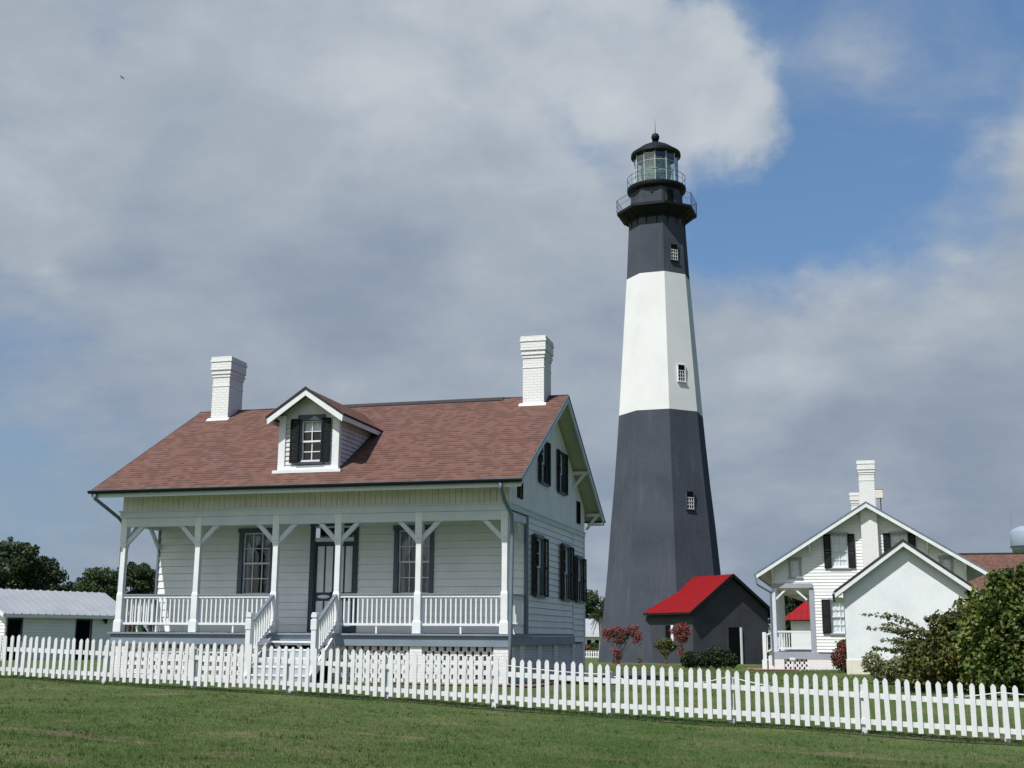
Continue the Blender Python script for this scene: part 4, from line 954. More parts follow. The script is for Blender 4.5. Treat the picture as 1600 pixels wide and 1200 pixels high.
q = MB(); q.box(px0+.1, hx0+.2, HY+1.4, HY+1.5, gr-.3, hf-.302); q.box(hx0, hx1, HY+.02, HY+.1, gr-.4, hf-.002); q.build('underfloor_shade_sheet', M['dark'], house2)  # near-black sheets stand in for the shade under this floor
q = MB()                                           # side steps towards the tower
for i in range(2): q.box(px0-.35-i*.28, px0-.1-i*.28, HY+.4, HY+2.0, gr-.2, hf-.18*(i+1))
q.box(px0-.58, px0-.42, HY+.3, HY+.45, gr-.2, hf+.85); q.bar((px0-.50, HY+.37, hf+.70), (px0-.08, HY+.37, hf+.86), .08, .06); q.bar((px0-.50, HY+.37, hf-.05), (px0-.08, HY+.37, hf+.16), .06, .06)
for i in range(2): u = (i+.7)/2.4; q.box(px0-.50+.42*u-.02, px0-.50+.42*u+.02, HY+.35, HY+.39, hf-.02+.18*u, hf+.68+.14*u)
q.build('stair', M['white'], house2)
q = MB(); q.tube([(exl-.02, HY-OH+.05, HZE-.1), (exl-.0, HY-OH+.05, HZE-.5), (hxp-.06, HY-.1, HZE-.85), (px0-.13, HY-.1, HZE-1.05), (px0-.13, HY-.1, hf-.6)], .045, 8); q.build('downpipe', M['pipe'], house2)
q = MB(); q.tube([(px0+.75, HY-.7, gr-.1), (px0+.72, HY-.7, gr+.42)], .05, 8); q.box(px0+.62, px0+.85, HY-.78, HY-.62, gr+.42, gr+.52)
tag(q.build('spigot_post', M['white']), 'short white post standing in the grass before the house porch on the right', 'post')

# pale box on a bracket beside that chimney
bx = root('aerial_box', (20.0, 38.9, 6.9), 'small cream box on a thin pole beside the right house chimney', 'aerial')
q = MB(); q.box(19.74, 20.22, 38.8, 39.1, 7.22, 7.66); q.build('box', M['cream'], bx, bev=.02)
q = MB(); q.tube([(20.08, 38.94, 7.22), (20.10, 38.94, 5.0)], .025, 6); q.bar((19.6, 38.94, 7.70), (20.25, 38.94, 7.685), .03, .03); q.tube([(19.62, 38.94, 7.7), (19.62, 38.94, 5.2)], .02, 6); q.build('pole', M['iron'], bx)

# ------------------------------------------------------------------ white summer kitchen in front of it
KY = 12.0; kx0, kx1, kxr = 17.83, 21.45, 19.67; KZR = 2.93; ke0, ke1 = 17.55, 21.80; kze = 1.36; ksl = (KZR-kze)/(kxr-ke0)
kz = lambda x: KZR-ksl*abs(x-kxr); kg = gz(19, 12); KL = 5.5; KO = .27
kit = root('summer_kitchen', (19.67, 14.5, kg), 'plain white plastered outbuilding with a blank steep gable, half hidden by the bushes', 'outbuilding')
q = MB(); q.extr([(kx0, KY, -.72), (kx1, KY, -.72), (kx1, KY, kz(kx1)-.1), (kxr, KY, KZR-.1), (kx0, KY, kz(kx0)-.1)], (0, KL, 0)); q.build('wall', M['plaster'], kit)
q = MB(); q.box(kx0-.025, kx1+.025, KY-.03, KY+KL+.02, kg-.3, -.7205); q.build('wall_base', M['cream'], kit)
q = MB(); f1 = MB(); f2 = MB()
for s_, xe in ((-1, ke0), (1, ke1)):
    vs = [(kxr, KY-KO, KZR), (kxr, KY+KL+KO, KZR), (xe, KY+KL+KO, kz(xe)), (xe, KY-KO, kz(xe))]
    q.poly(vs+[(a, b_, c-.05) for a, b_, c in vs], [(0, 1, 2, 3), (7, 6, 5, 4), (0, 4, 5, 1), (1, 5, 6, 2), (2, 6, 7, 3), (3, 7, 4, 0)])
    f1.extr([(kxr, KY-KO-.01, KZR-.051), (xe, KY-KO-.01, kz(xe)-.051), (xe, KY-KO-.01, kz(xe)-.20), (kxr, KY-KO-.01, KZR-.20)], (0, .035, 0))
    f1.extr([(xe, KY-KO+.03, kz(xe)-.051), (xe+s_*-.03, KY-KO+.03, kz(xe)-.051), (xe+s_*-.03, KY-KO+.03, kz(xe)-.19), (xe, KY-KO+.03, kz(xe)-.19)], (0, KL+2*KO-.05, 0))
    f2.extr([(kxr, KY-KO-.03, KZR+.03), (xe+s_*.03, KY-KO-.03, kz(xe)+.01), (xe+s_*.03, KY-KO-.03, kz(xe)-.05), (kxr, KY-KO-.03, KZR-.05)], (0, .06, 0))
    f2.box(min(xe, xe+s_*.07), max(xe, xe+s_*.07), KY-KO-.03, KY+KL+KO, kz(xe)-.16, kz(xe)-.055)
    f1.box(min(xe-s_*.03, xe-s_*.25), max(xe-s_*.03, xe-s_*.25), KY-.2, KY+KL, kz(xe)-.20, kz(xe)-.17)
rf = q.build('roof', M['darkroof'], kit); f1.build('rake_board', M['white'], rf); f2.build('drip_edge', M['darkroof'], rf)

# ------------------------------------------------------------------ long low metal-roofed building, far left
gb = root('storage_building', (-17, 24, -1.3), 'long low white building with a ribbed pale metal roof at the far left', 'outbuilding')
e0 = Vector((-17.36, 17.96, 0)); e1 = Vector((-15.31, 23.6, 0)); du = (e1-e0).normalized(); dn = Vector((du.y, -du.x, 0))   # dn: outward, towards the viewer
ang = math.atan2(dn.x, -dn.y)
L_ = 6.4; o0 = e1-du*0.0
cxw, cyw = (e0.x, e0.y)
mp = FR(cxw, cyw, ang)
zg, zev, zrg = -1.6, .80, 1.88; Lw = 6.2; dpt = 4.2
q = MB(); clap(q, mp, 0, Lw, zg, zev, [(.12, .78, -1.6, .52), (3.56, 4.34, -1.6, .52)], step=.14)
mpl = lambda a, o, z: mp(-o, -a, z)
clap(q, mpl, 0, dpt, zg, zev, step=.14)
q.extr([mp(0, -.03, zev), mp(0, -dpt, zev), mp(0, -dpt/2, zrg-.1)], Vector(mp(.04, 0, 0))-Vector(mp(0, 0, 0)))
q.extr([mp(Lw, 0, zg), mp(Lw, -dpt, zg), mp(Lw, -dpt, zev), mp(Lw, -dpt/2, zrg-.1), mp(Lw, 0, zev)], Vector(mp(.04, 0, 0))-Vector(mp(0, 0, 0)))
q.build('wall', M['siding'], gb)
for (a, b_) in ((.12, .78), (3.56, 4.34)):
    q = MB(); q.box(a, b_, -.4, -.06, zg, .52, mp); dd = q.build('doorway', M['dark'], gb)
    q = MB(); q.box(a-.05, a, -.02, .035, zg, .52, mp); q.box(b_, b_+.05, -.02, .035, zg, .52, mp); q.box(a-.05, b_+.05, -.02, .036, .52, .58, mp); q.build('door_frame', M['darkframe'], dd)
q = MB(); rb = MB()
fr_ = lambda a, o: None
def gr_(a, s): return mp(a, .3-s*(dpt/2+.3), zev-.05+s*(zrg-zev+.05))
def gr2(a, s): return mp(a, -dpt-.3+s*(dpt/2+.3), zev-.05+s*(zrg-zev+.05))
for g in (gr_, gr2):
    vs = [g(-.3, 0), g(Lw+.3, 0), g(Lw+.3, 1), g(-.3, 1)]
    q.poly(vs+[(a, b_, c-.05) for a, b_, c in vs], [(0, 1, 2, 3), (7, 6, 5, 4), (0, 4, 5, 1), (1, 5, 6, 2), (2, 6, 7, 3), (3, 7, 4, 0)])
    k = -.25
    while k < Lw+.3:
        p, r_ = Vector(g(k, 0)), Vector(g(k, 1)); q.bar(p+Vector((0, 0, .02)), r_+Vector((0, 0, .02)), .05, .04); k += .40
rf = q.build('roof', M['greymetal'], gb)
q = MB(); q.bar(Vector(gr_(-.32, 0))-Vector((0, 0, .09)), Vector(gr_(Lw+.32, 0))-Vector((0, 0, .09)), .04, .12); q.bar(Vector(gr_(-.32, 0))-Vector((0, 0, .08)), Vector(gr_(-.32, 1))-Vector((0, 0, .08)), .04, .14); q.build('fascia', M['white'], rf)
q = MB(); q.box(4.95, 5.12, .0, .16, .50, .66, mp); q.tube([mp(5.03, .12, .5), mp(5.03, .17, .40)], .06, 8); q.build('wall_lamp', M['iron'], gb)

# ------------------------------------------------------------------ far buildings
hb = root('shingled_building', (30, 50, -1.8), 'brown shingle-roofed building showing only its roof above the right bush', 'house')
q = MB(); q.extr([(22.5, 46, -2), (22.5, 54, -2), (22.5, 54, 1.9), (22.5, 50, 4.5), (22.5, 46, 1.9)], (14, 0, 0)); q.build('wall', M['siding'], hb)
q = MB()
for y0 in (45.2, 54.8):
    vs = [(22.0, y0, 1.75), (37, y0, 1.75), (37, 50, 4.95), (22.0, 50, 4.95)]; q.poly(vs+[(a, b_, c-.1) for a, b_, c in vs], [(0, 1, 2, 3), (7, 6, 5, 4), (0, 4, 5, 1), (1, 5, 6, 2), (2, 6, 7, 3), (3, 7, 4, 0)])
rf = q.build('roof', M['shingle'], hb)
q = MB(); q.box(22.0, 37, 49.9, 50.1, 4.93, 5.0); q.build('ridge_vent', M['darkroof'], rf)

rh = root('red_roofed_hut', (16, 55, -1.9), 'small white hut with a red metal roof glimpsed through the right house porch', 'outbuilding')
q = MB(); q.box(14.6, 18.5, 53.4, 57.0, -2.2, 1.0); q.build('wall', M['plaster'], rh)
q = MB(); a, b_, c, d = (14.05, 52.9, 1.05), (19.0, 52.9, 1.05), (17.2, 55.2, 2.45), (15.75, 55.2, 2.45); e_, f_ = (19.0, 57.5, 1.05), (14.05, 57.5, 1.05)
q.poly([a, b_, c, d, e_, f_], [(0, 1, 2, 3), (1, 4, 2), (4, 5, 3, 2), (5, 0, 3), (0, 5, 4, 1)])
for k in range(12):
    x = 14.5+k*.38; zt_ = min(1, (x-14.05)/1.7, (19.0-x)/1.8); q.bar((x, 52.9, 1.07), (x, 52.9+2.3*zt_, 1.07+1.4*zt_), .05, .04)
q.build('roof', M['redmetal'], rh)
fh = root('distant_house', (-12, 124, -2.5), 'tiny pale house with a light roof between the cottage and the tower', 'house')
q = MB(); q.box(-19, -10.6, 121, 128, -3.2, -.1); q.build('wall', M['siding'], fh)
q = MB(); q.poly([(-19.6, 120.3, -.15), (-9.9, 120.3, -.15), (-12.6, 124.5, 2.1), (-17, 124.5, 2.1), (-9.9, 128.7, -.15), (-19.6, 128.7, -.15)], [(0, 1, 2, 3), (1, 4, 2), (4, 5, 3, 2), (5, 0, 3), (0, 5, 4, 1)]); q.build('roof', M['greymetal'], fh)
for x in (-13.6, -12.5, -11.5):
    q = MB(); q.box(x-.25, x+.25, 120.9, 121.02, -2.0, -.55); q.build('window', M['dark'], fh)

wt = root('water_tower', (76, 369, -4), 'pale water tower tank at the right edge beyond the brown roof', 'water tower')
q = MB(); q.lathe([(.5, 24.6), (3.5, 25.0), (5.6, 26.2), (6.3, 27.6), (6.3, 31.8), (5.6, 33.0), (3.5, 33.9), (.4, 34.2)], (76.2, 369), 32); q.build('tank', M['steel'], wt, smooth=True)
q = MB(); q.lathe([(6.5, 27.5), (6.6, 27.7), (6.6, 27.8), (6.4, 27.85)], (76.2, 369), 32); q.build('tank_band', M['pipe'], wt)
q = MB()
for k in range(6): a = k*math.pi/3; q.tube([(76.2+5.6*math.cos(a), 369+5.6*math.sin(a), 27), (76.2+7.5*math.cos(a), 369+7.5*math.sin(a), -4)], .35, 8)
q.build('leg', M['steel'], wt)
q = MB(); q.tube([(70.6, 369, 32.8), (70.6, 369, 37)], .06, 5); q.build('aerial', M['pipe'], wt)

# ------------------------------------------------------------------ fences
def fpoint(x): return Vector((x, float(np.interp(x, fx, fy)), float(np.interp(x, fx, fz))))
fence = root('picket_fence', (11.7, -5.1, -1.4), 'long white picket fence running across the lawn in front of the buildings', 'fence')
pk = MB(); hw_ = .041
pk.extr([(-hw_, -.011, 0), (hw_, -.011, 0), (hw_, -.011, .80), (hw_*.5, -.011, .835), (0, -.011, .85), (-hw_*.5, -.011, .835), (-hw_, -.011, .80)], (0, .022, 0))
pickets = []; s_ = -7.6
while s_ < 24.2: pickets.append(s_); s_ += .1655*random.uniform(.985, 1.015)
first = 21.9; sel = [x for x in pickets if x < first][-100:]; near = set(sel); proto = None; rest = MB()
yawf = math.atan2(-.075, 1)
for x in pickets:
    p = fpoint(x); dh = random.uniform(-.018, .018); tl = random.gauss(0, .014); tw_ = yawf+random.uniform(-.03, .03)
    if x in near:
        if proto is None: proto = pk.build('picket', M['picket']); o = proto
        else: o = proto.copy(); COL.objects.link(o)
        attach(o, fence); o.location = p+Vector((0, 0, dh)); o.rotation_euler = (random.uniform(-.01, .01), tl, tw_)
    else:
        mt_ = Matrix.Translation(p+Vector((0, 0, dh))) @ Matrix.Rotation(tl, 4, 'Y') @ Matrix.Rotation(tw_, 4, 'Z')
        rest.poly([mt_ @ Vector(v) for v in pk.v], pk.f)
r_ = rest.build('picket', M['picket'], fence); r_['kind'] = 'stuff'
posts = [-6.35, -4.15, -1.95, .3, 2.52, 4.75, 6.95, 9.08, 11.29, 13.5, 15.69, 17.9, 20.12, 22.35, 24.4]
for a, b_ in zip(posts, posts[1:]):
    for h, hh_ in ((.125, .085), (.555, .09)):
        p, q_ = fpoint(a)+Vector((0, .030, h)), fpoint(b_)+Vector((0, .030, h)); sg = random.uniform(-.006, .006)
        q = MB(); q.bar(p, q_+Vector((0, 0, sg)), .036, hh_); q.build('fence_rail', M['picket'], fence)
for i, x in enumerate(posts):
    p = fpoint(x+.07); g = gz(p.x, p.y); q = MB(); q.box(p.x-.048, p.x+.048, p.y+.0485, p.y+.145, g-.3, p.z+.70)
    q.extr([(p.x-.048, p.y+.0485, p.z+.70), (p.x+.048, p.y+.0485, p.z+.70), (p.x, p.y+.0485, p.z+.735)], (0, .0965, 0)); po = q.build('fence_post', M['picket'], fence)
# slack white rope hung behind the fence
q = MB(); pts = []
rp = [(9.08, -4.9, -.62), (13.5, -4.6, -.66), (15.72, -5.2, -.80), (20.15, -5.5, -.93), (24.4, -5.9, -1.0)]
rp = [(8.9, .62, .02), (11.4, .72, .03), (13.5, .66, .16), (15.72, .72, .22), (20.15, .72, .03), (24.4, .70, 0)]
for (xa, ha, sg), (xb, hb_, _) in zip(rp, rp[1:]):
    for k in range(12):
        u = k/12; x = xa+(xb-xa)*u; p = fpoint(x); pts.append((x, p.y+.17, p.z+ha+(hb_-ha)*u-4*sg*u*(1-u)))
q.tube(pts, .011, 6); tag(q.build('rope', M['rope']), 'slack white rope strung along the back of the picket fence', 'rope')
# small far fence
f2_ = root('garden_fence', (-7, 103, -2.3), 'tiny distant white picket fence beside the cottage corner, in front of the pale house', 'fence')
for k in range(24):
    x = -10.4+k*.24; q = MB(); g = gz(x, 96.5); q.box(x-.06, x+.06, 96.45, 96.5, g, g+.75) ; q.build('picket', M['white'], f2_)
q = MB(); q.bar((-10.5, 96.53, gz(-10.5, 96.5)+.14), (-4.8, 96.53, gz(-4.8, 96.5)+.14), .04, .12); q.bar((-10.5, 96.53, gz(-10.5, 96.5)+.55), (-4.8, 96.53, gz(-4.8, 96.5)+.55), .04, .08); q.build('fence_rail', M['white'], f2_)

# ------------------------------------------------------------------ plants
def leaves(blobs, n, size, flat=.0, shell=.55, aspect=1.6, droop=0):
    """n leaf-shaped quads spread through blobs (x,y,z,rx,ry,rz)"""
    bl_ = np.array(blobs, float); vol = bl_[:, 3]*bl_[:, 4]*bl_[:, 5]; pr_ = vol**.8/np.sum(vol**.8)
    k = rng.choice(len(bl_), n, p=pr_)
    d = rng.normal(size=(n, 3)); d /= np.linalg.norm(d, axis=1)[:, None]
    rr_ = (shell+(1-shell)*rng.uniform(0, 1, n)**.6)*rng.uniform(.85, 1.12, n)
    # clumps: modulate radius by direction noise
    fr_ = np.sin(d[:, 0]*7+k*2.1)*np.sin(d[:, 1]*6+k)*np.sin(d[:, 2]*8+k*.7); rr_ *= 1+.22*fr_
    c = bl_[k, :3]+d*rr_[:, None]*bl_[k, 3:6]
    nrm_ = d*.6+rng.normal(size=(n, 3))*.7+np.array([0, 0, .35]); nrm_ /= np.linalg.norm(nrm_, axis=1)[:, None]
    a = np.cross(nrm_, rng.normal(size=(n, 3))); a /= np.linalg.norm(a, axis=1)[:, None]; b_ = np.cross(nrm_, a)
    s_ = size*rng.uniform(.6, 1.4, n)[:, None]
    v = np.empty((n, 4, 3)); v[:, 0] = c-a*s_*aspect/2; v[:, 1] = c+b_*s_/2-nrm_*s_*.12; v[:, 2] = c+a*s_*aspect/2; v[:, 3] = c-b_*s_/2-nrm_*s_*.12
    return v.reshape(-1, 3)
def leafmesh(name, v, mat, parent):
    n = len(v)//4; me = bpy.data.meshes.new(name); me.vertices.add(n*4); me.vertices.foreach_set('co', v.reshape(-1))
    me.loops.add(n*4); me.loops.foreach_set('vertex_index', np.arange(n*4)); me.polygons.add(n)
    me.polygons.foreach_set('loop_start', np.arange(n)*4); me.polygons.foreach_set('loop_total', np.full(n, 4)); me.update()
    me.materials.append(mat); o = bpy.data.objects.new(name, me); COL.objects.link(o); attach(o, parent); return o
def limbs(base, tips, r0, mid=None):
    q = MB(); b_ = Vector(base)
    for tpt in tips:
        tpt = Vector(tpt); pts = []; 
        for k in range(7):
            u = k/6; p = b_.lerp(tpt, u); p += Vector((random.uniform(-1, 1), random.uniform(-1, 1), 0))*.06*(tpt-b_).length*math.sin(math.pi*u)
            p.x = b_.x+(p.x-b_.x)*(u**.6 if u else 0); pts.append(p)
        q.tube(pts, [r0*(1-.8*k/6) for k in range(7)], 7)
    return q
def tree(name, x, y, h, cr, blobs, n, leaf, mat, label, cat='tree', group=None, r0=None, bark='bark', part='crown', trunks=3, gzv=None, base_dz=.25, flowers=None):
    g = gz(x, y) if gzv is None else gzv
    t_ = root(name, (x, y, g), label, cat, group)
    bl_ = [(x+a, y+b_, g+c, d, e_, f_) for a, b_, c, d, e_, f_ in blobs]
    if cat in ('bush', 'tree'):                  # loose sprigs standing out of the outline
        for (a, b_, c, d, e_, f_) in list(bl_):
            for _ in range(3):
                th_ = random.uniform(0, 6.28); ph_ = random.uniform(-.2, 1.4); k_ = random.uniform(1.0, 1.22); sz = d*random.uniform(.14, .3)
                bl_.append((a+d*k_*math.cos(th_)*math.cos(ph_), b_+e_*k_*math.sin(th_)*math.cos(ph_), max(g+.1, c+f_*k_*math.sin(ph_)), sz, sz, sz*.9))
    leafmesh(part, leaves(bl_, n, leaf), M[mat], t_)
    tips = [(b_[0], b_[1], b_[2]) for b_ in bl_[:len(blobs)]]; limbs((x, y, g-.1), tips, r0 or h*.03).build('trunk' if cat == 'tree' else 'stem', M[bark], t_)
    if flowers: leafmesh('blossom', leaves([(x+a, y+b_, g+c, d, e_, f_) for a, b_, c, d, e_, f_ in flowers[0]], flowers[1], flowers[2], aspect=1.1), M['flower'], t_)
    return t_
def rb(n, w_, h0, h1, r_):   # random blob cloud
    return [(random.uniform(-w_, w_), random.uniform(-w_, w_), random.uniform(h0, h1), r_*random.uniform(.7, 1.3), r_*random.uniform(.7, 1.3), r_*random.uniform(.6, 1.0)) for _ in range(n)]
# far left trees: crowns above the metal roof
def at(px, dist):   # bearing of a picture column, metres away
    a = YAW+math.atan((px-800)/FPX/math.cos(PITCH)*.985); return CAM[0]+math.sin(a)*dist, CAM[1]+math.cos(a)*dist
def far_tree(px, dist, h, wdt, n, leaf, mat, label, nb=16, lo=.45, name='broadleaf_tree', r=None):
    x, y = at(px, dist); bl_ = []
    for i in range(nb):
        u = random.uniform(-1, 1); v = random.uniform(-1, 1); hz_ = random.uniform(lo, 1)*h*(1-.25*(u*u+v*v)/2)
        q_ = r or wdt*.3; bl_.append((u*wdt*.75, v*wdt*.6, min(hz_, h-q_*.6), q_*random.uniform(.7, 1.25), q_*random.uniform(.7, 1.2), q_*random.uniform(.5, .85)))
    return tree(name, x, y, h, wdt, bl_, n, leaf, mat, label, group='trees behind the far left building' if px < 300 else None)
L0 = 'dark bushy tree with a sprigged top at the far left edge behind the metal roof'
far_tree(28, 95, 8.7, 3.4, 17000, .15, 'leaf_dark', L0, nb=34, r=.95, lo=.35)
far_tree(88, 98, 7.4, 2.9, 14000, .15, 'leaf_dark', 'dark tree right of the tallest far-left one, over the metal roof', nb=28, r=1.0, lo=.35)
far_tree(-30, 90, 7.5, 3.0, 6000, .16, 'leaf_dark', 'dark tree cut by the left picture edge', nb=14)
far_tree(132, 122, 7.7, 2.9, 12000, .16, 'leaf_dark', 'green tree in the gap between the far-left trees and the porch corner', nb=26, r=1.1, lo=.35)
far_tree(166, 118, 8.0, 1.9, 9000, .15, 'leaf_mid', 'slender green tree just left of the cottage porch corner post', nb=20, r=.95, lo=.35)
px_, py_ = at(219, 112)
tree('pine_tree', px_, py_, 8.2, 2, [(-1.1, 0, 6.9, 1.1, 1.2, .6), (-.1, .2, 7.5, 1.3, 1.3, .6), (1.1, 0, 7.2, 1.2, 1.2, .6), (.1, -.2, 6.6, 1.5, 1.2, .5), (-1.4, 0, 5.9, .8, .9, .4), (1.5, 0, 6.1, 1.0, 1, .5), (.4, .3, 5.4, 1.0, 1, .35), (-.9, .2, 5.0, .7, .7, .3)], 14000, .12, 'leaf_dark', 'round umbrella-topped pine seen through the left end of the porch', group='trees behind the far left building')
far_tree(262, 125, 8.0, 2.6, 4000, .16, 'leaf_dark', 'dark tree hidden mostly behind the cottage, right of the umbrella pine', nb=12, r=1)
far_tree(918, 180, 8.9, 4.2, 12000, .2, 'leaf_mid', 'mid green tree between the cottage corner and the lighthouse', nb=24, r=1.5, lo=.3)
far_tree(1243, 105, 6.9, 3.4, 12000, .16, 'leaf_dark', 'dark tree behind the red roof, seen through the right house porch', nb=24, r=1.1, lo=.3)
# palm
x, y = at(937, 118); g = gz(x, y)
palm = root('palm_tree', (x, y, g), 'small palm with a ragged dark head right beside the lighthouse left edge', 'palm')
q = MB(); q.tube([(x, y, g-.1), (x+.05, y, g+2.3), (x, y, g+4.3)], [.24, .20, .22], 9); q.build('trunk', M['palebark'], palm)
for k in range(34):
    a = random.uniform(0, 6.28); el = random.uniform(-.9, 1.3); L = random.uniform(1.0, 1.5); q = MB(); P = Vector((x, y, g+4.35)); d = Vector((math.cos(a)*math.cos(el), math.sin(a)*math.cos(el), math.sin(el)))
    sd = d.cross(Vector((0, 0, 1))).normalized(); pts = [P+d*L*u+Vector((0, 0, -.7*L*u*u)) for u in (0, .3, .6, .8, 1)]
    for j in range(1, 5):
        for s_ in (-1, 1):
            for m_ in range(3):
                c = pts[j-1].lerp(pts[j], m_/3); tp = c+sd*s_*.45*(1-.15*j)+d*.25+Vector((0, 0, -.18)); q.poly([c, c+d*.06, tp], [(0, 1, 2)])
    q.tube(pts, .02, 4); q.build('frond', M['leaf_dark'], palm, recalc=False)
x, y = at(924, 133)
tree('flowering_bush', x, y, 1.4, 1, [(-.9, 0, .7, .8, .7, .6), (.1, 0, .8, .9, .8, .7), (1.0, 0, .6, .6, .6, .5)], 2500, .13, 'leaf_mid', 'distant low bush with pink blooms just above the tiny white fence', 'bush', flowers=([(-.6, -.6, 1.1, .6, .3, .35), (.3, -.6, .6, .4, .3, .2)], 120, .14), r0=.05)

def mulch(x, y, r_):
    q = MB(); N = 20; vs = [(x, y, gz(x, y)+.07)]
    for k in range(N): a = 2*math.pi*k/N; rr_ = r_*random.uniform(.85, 1.15); X, Y = x+rr_*math.cos(a), y+rr_*math.sin(a); vs.append((X, Y, gz(X, Y)+.005))
    q.poly(vs, [(0, 1+k, 1+(k+1) % N) for k in range(N)]); o = q.build('mulch_bed', M['mulch'], recalc=False); o['kind'] = 'structure'
x, y = at(963, 72); mulch(x, y, .9)
tree('crape_myrtle', x, y, 2.4, 1, [(-.55, 0, 1.75, .38, .35, .3), (-.1, .1, 1.9, .42, .4, .35), (.35, 0, 1.75, .42, .4, .3), (.85, 0, 1.95, .38, .35, .3), (1.15, 0, 1.6, .3, .3, .28), (.1, 0, 1.4, .4, .4, .25), (-.05, 0, .65, .25, .25, .22), (-.15, 0, .25, .2, .2, .25)], 1500, .07, 'leaf_red', 'crimson-flowering small tree standing nearest the cottage corner, on the lawn', 'small tree', 'crimson flowering small trees',
     flowers=([(-.6, -.1, 1.95, .36, .3, .22), (-.55, -.15, 1.5, .28, .2, .16), (-.1, -.1, 2.05, .36, .3, .22), (.4, -.1, 1.95, .38, .3, .22), (.95, -.1, 2.2, .36, .3, .16), (1.2, -.1, 1.75, .32, .3, .28), (1.05, -.1, 1.4, .26, .2, .16), (.1, -.2, 1.55, .3, .2, .2), (-.2, -.15, .85, .3, .2, .2), (0, -.15, .6, .2, .2, .16)], 1700, .065), r0=.05)
x, y = at(1058, 73); mulch(x, y, .7)
tree('crape_myrtle', x, y, 2.5, 1, [(-.2, 0, 2.0, .35, .3, .3), (.2, 0, 2.1, .4, .35, .3), (.1, 0, 1.6, .35, .3, .3), (0, 0, 1.0, .2, .2, .2)], 900, .07, 'leaf_red', 'crimson-flowering small tree in front of the black store window', 'small tree', 'crimson flowering small trees',
     flowers=([(-.3, -.1, 2.0, .36, .3, .24), (.15, -.1, 2.3, .38, .3, .26), (.35, -.1, 1.9, .38, .3, .28), (-.05, -.1, 1.6, .36, .3, .24), (.2, -.1, 1.35, .24, .2, .2), (.0, -.1, .75, .18, .2, .16)], 1000, .065), r0=.045)
x, y = at(1035, 74); mulch(x, y, .7)
tree('young_tree', x, y, 1.7, 1, [(-.35, 0, 1.2, .35, .3, .3), (.1, 0, 1.3, .4, .35, .35), (.4, 0, 1.1, .3, .3, .3), (0, 0, .8, .35, .3, .25)], 1300, .075, 'leaf_yellow', 'small dull green young tree left of the black store window', 'small tree', r0=.03)
x, y = at(996, 76); mulch(x, y, .6)
tree('sapling', x, y, 1.5, 1, [(0, 0, .25, .15, .15, .2), (.05, 0, 1.2, .12, .12, .25)], 90, .06, 'leaf_yellow', 'bare thin sapling between the flowering tree and the young green one', 'sapling', r0=.015)
x, y = at(1071, 60)
tree('boxwood', x, y, .9, 1, [(-.12, 0, .42, .34, .35, .36), (.18, 0, .38, .3, .3, .32), (.05, 0, .6, .25, .25, .25)], 2600, .06, 'leaf_box', 'smaller dark rounded shrub left of the wide one before the black store', 'shrub', 'dark shrubs before the black store', r0=.03)
x, y = at(1112, 60)
tree('boxwood', x, y, 1.0, 1, [(-.55, 0, .45, .42, .4, .42), (-.1, 0, .55, .48, .45, .46), (.4, 0, .5, .46, .4, .42), (.75, 0, .38, .28, .3, .32), (.0, 0, .8, .4, .3, .22)], 6000, .06, 'leaf_box', 'wider dark shrub in front of the black store doorway', 'shrub', 'dark shrubs before the black store', r0=.03)
x, y = at(1306, 40.3)
tree('red_shrub', x, y, 1.1, 1, [(-.1, 0, .45, .32, .3, .38), (.15, 0, .55, .3, .3, .4), (-.02, 0, .85, .2, .2, .22), (.25, 0, .9, .12, .1, .2)], 4200, .045, 'leaf_red', 'reddish shrub at the left corner of the white plastered outbuilding', 'shrub', r0=.02,
     flowers=([(-.15, -.2, .55, .28, .15, .3), (.1, -.2, .8, .25, .15, .2)], 260, .04))
# big bushes on the right
x, y = at(1560, 29.2)
tree('large_bush', x, y, 3.0, 1, [(-.55, .1, 1.1, .62, .6, .9), (-.1, 0, 1.5, .75, .7, .95), (.1, .1, 2.35, .55, .5, .45), (.55, 0, 2.0, .65, .6, .75), (1.0, .1, 1.5, .7, .7, .9), (-.45, 0, 1.9, .5, .5, .5), (.4, -.2, .8, .8, .6, .75), (1.3, .2, .8, .8, .6, .8), (-.35, 0, .45, .7, .6, .5), (-.2, -.1, 2.55, .25, .25, .25), (.9, 0, 2.2, .3, .3, .3)], 22000, .072, 'leaf_bush', 'large dense green bush cut by the right picture edge', 'bush', r0=.06)
x, y = at(1470, 30.2)
by = [(-.5, 0, .7, .6, .6, .6), (.0, 0, .9, .62, .6, .7), (.35, .2, 1.5, .5, .5, .55), (-.1, .1, 1.5, .42, .4, .4), (-.85, 0, .35, .4, .4, .35), (.5, 0, .6, .6, .6, .6), (-.75, 0, 1.05, .32, .3, .25), (.5, 0, 1.85, .35, .3, .3)]
tb = tree('sprawling_bush', x, y, 2.2, 1, by, 11500, .064, 'leaf_yellow', 'sprawling bush with yellowing leaves left of the large green bush', 'bush', r0=.045)
g = gz(x, y); q = MB(); lv = []
for k in range(17):
    a0_ = Vector((x-.4, y, g+.9+random.uniform(-.3, .5))); ex_ = random.uniform(.7, 1.75); tz = random.uniform(-.1, .75)
    pts = [a0_+Vector((-ex_*u, random.uniform(-.03, .03)-.2*u, tz*math.sin(u*1.7)+random.uniform(-.02, .02))) for u in (0, .25, .5, .75, 1)]
    q.tube(pts, [.012, .009, .007, .005, .003], 4)
    for p0_, p1_ in zip(pts, pts[1:]):
        for j in range(3):
            c = p0_.lerp(p1_, j/3); lv.append((c.x, c.y, c.z, .07, .07, .06))
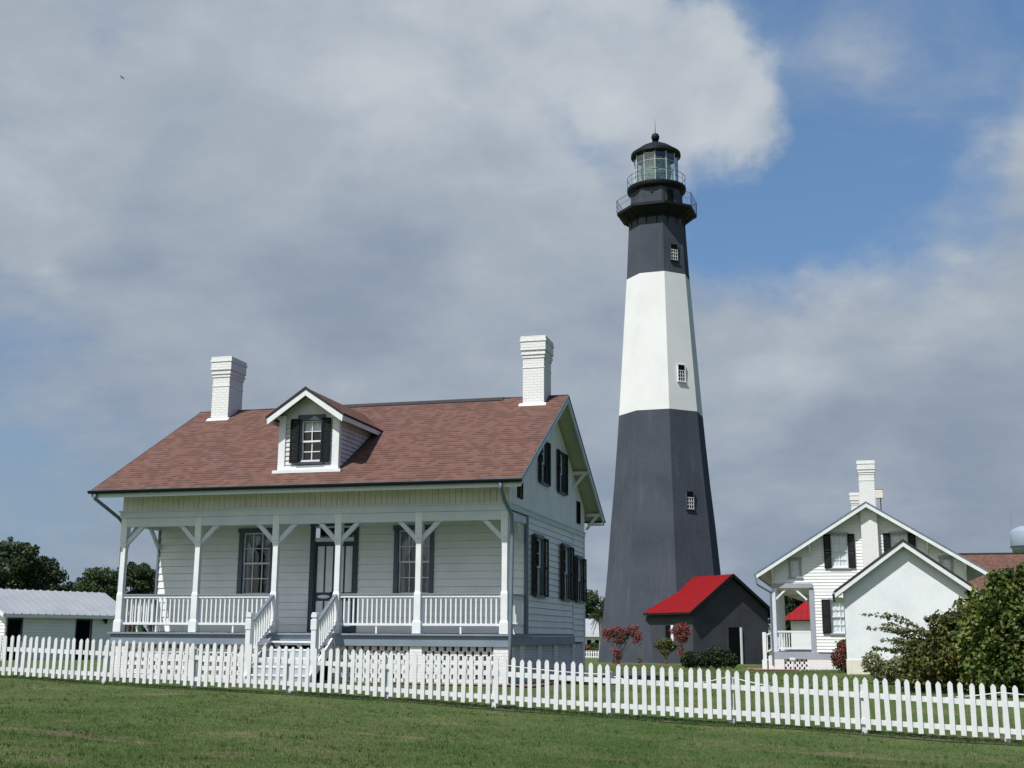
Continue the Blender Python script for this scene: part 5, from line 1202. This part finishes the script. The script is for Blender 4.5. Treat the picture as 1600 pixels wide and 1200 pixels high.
q.build('branch', M['bark'], tb); leafmesh('spray', leaves(lv, 3400, .045, shell=.1), M['leaf_pale'], tb)
x, y = at(1368, 33.5)
tree('pale_shrub', x, y, 1.0, 1, [(-.35, 0, .55, .28, .3, .3), (.0, 0, .35, .4, .4, .32), (.4, 0, .4, .4, .4, .35), (.75, 0, .5, .35, .4, .35)], 4200, .05, 'leaf_pale', 'low pale green shrub at the foot of the white gable wall', 'shrub', r0=.02)
x, y = at(1420, 31.5)
tree('fern_clump', x, y, .5, 1, [(-.2, 0, .2, .4, .3, .2), (.35, 0, .22, .45, .3, .22), (.9, 0, .2, .4, .3, .2)], 3000, .055, 'weed', 'bright green ground plants below the sprawling bush', 'plant', r0=.01)

# distant wood closing the horizon all round
lv = []
for k in range(260):
    a = 2*math.pi*k/260; d = random.uniform(260, 300); lv.append((CAM[0]+math.cos(a)*d, CAM[1]+math.sin(a)*d, -1+random.uniform(0, 1.0), 6, 6, random.uniform(2.4, 4.2)))
v = leaves(lv, 26000, 1.1); o = leafmesh('wood', v, M['leaf_dark'], root('dummy', (0, 0, 0), None, None)); dm = o.parent; o.parent = None; bpy.data.objects.remove(dm); o['kind'] = 'stuff'

# bird
q = MB(); bx_, by_, bz_ = -33.8*1.9-CAM[0]*.9, 46.8*1.9-CAM[1]*.9, 41.95*1.9
q.tube([(bx_-.22, by_, bz_-.01), (bx_-.08, by_, bz_), (bx_+.1, by_, bz_+.01), (bx_+.2, by_, bz_+.03), (bx_+.27, by_, bz_+.02)], [.015, .06, .055, .03, .006], 8)
for s_ in (-1, 1): q.poly([(bx_+.1, by_, bz_+.03), (bx_-.05, by_, bz_+.03), (bx_-.12, by_+s_*.35, bz_+.13), (bx_-.1, by_+s_*.62, bz_+.05), (bx_+.02, by_+s_*.38, bz_+.14)], [(0, 1, 2, 3, 4)])
q.poly([(bx_-.2, by_, bz_), (bx_-.36, by_-.06, bz_-.02), (bx_-.36, by_+.06, bz_-.02)], [(0, 1, 2)])
tag(q.build('bird', M['bird'], smooth=False), 'tiny dark bird flying in the cloudy sky at the upper left', 'bird')
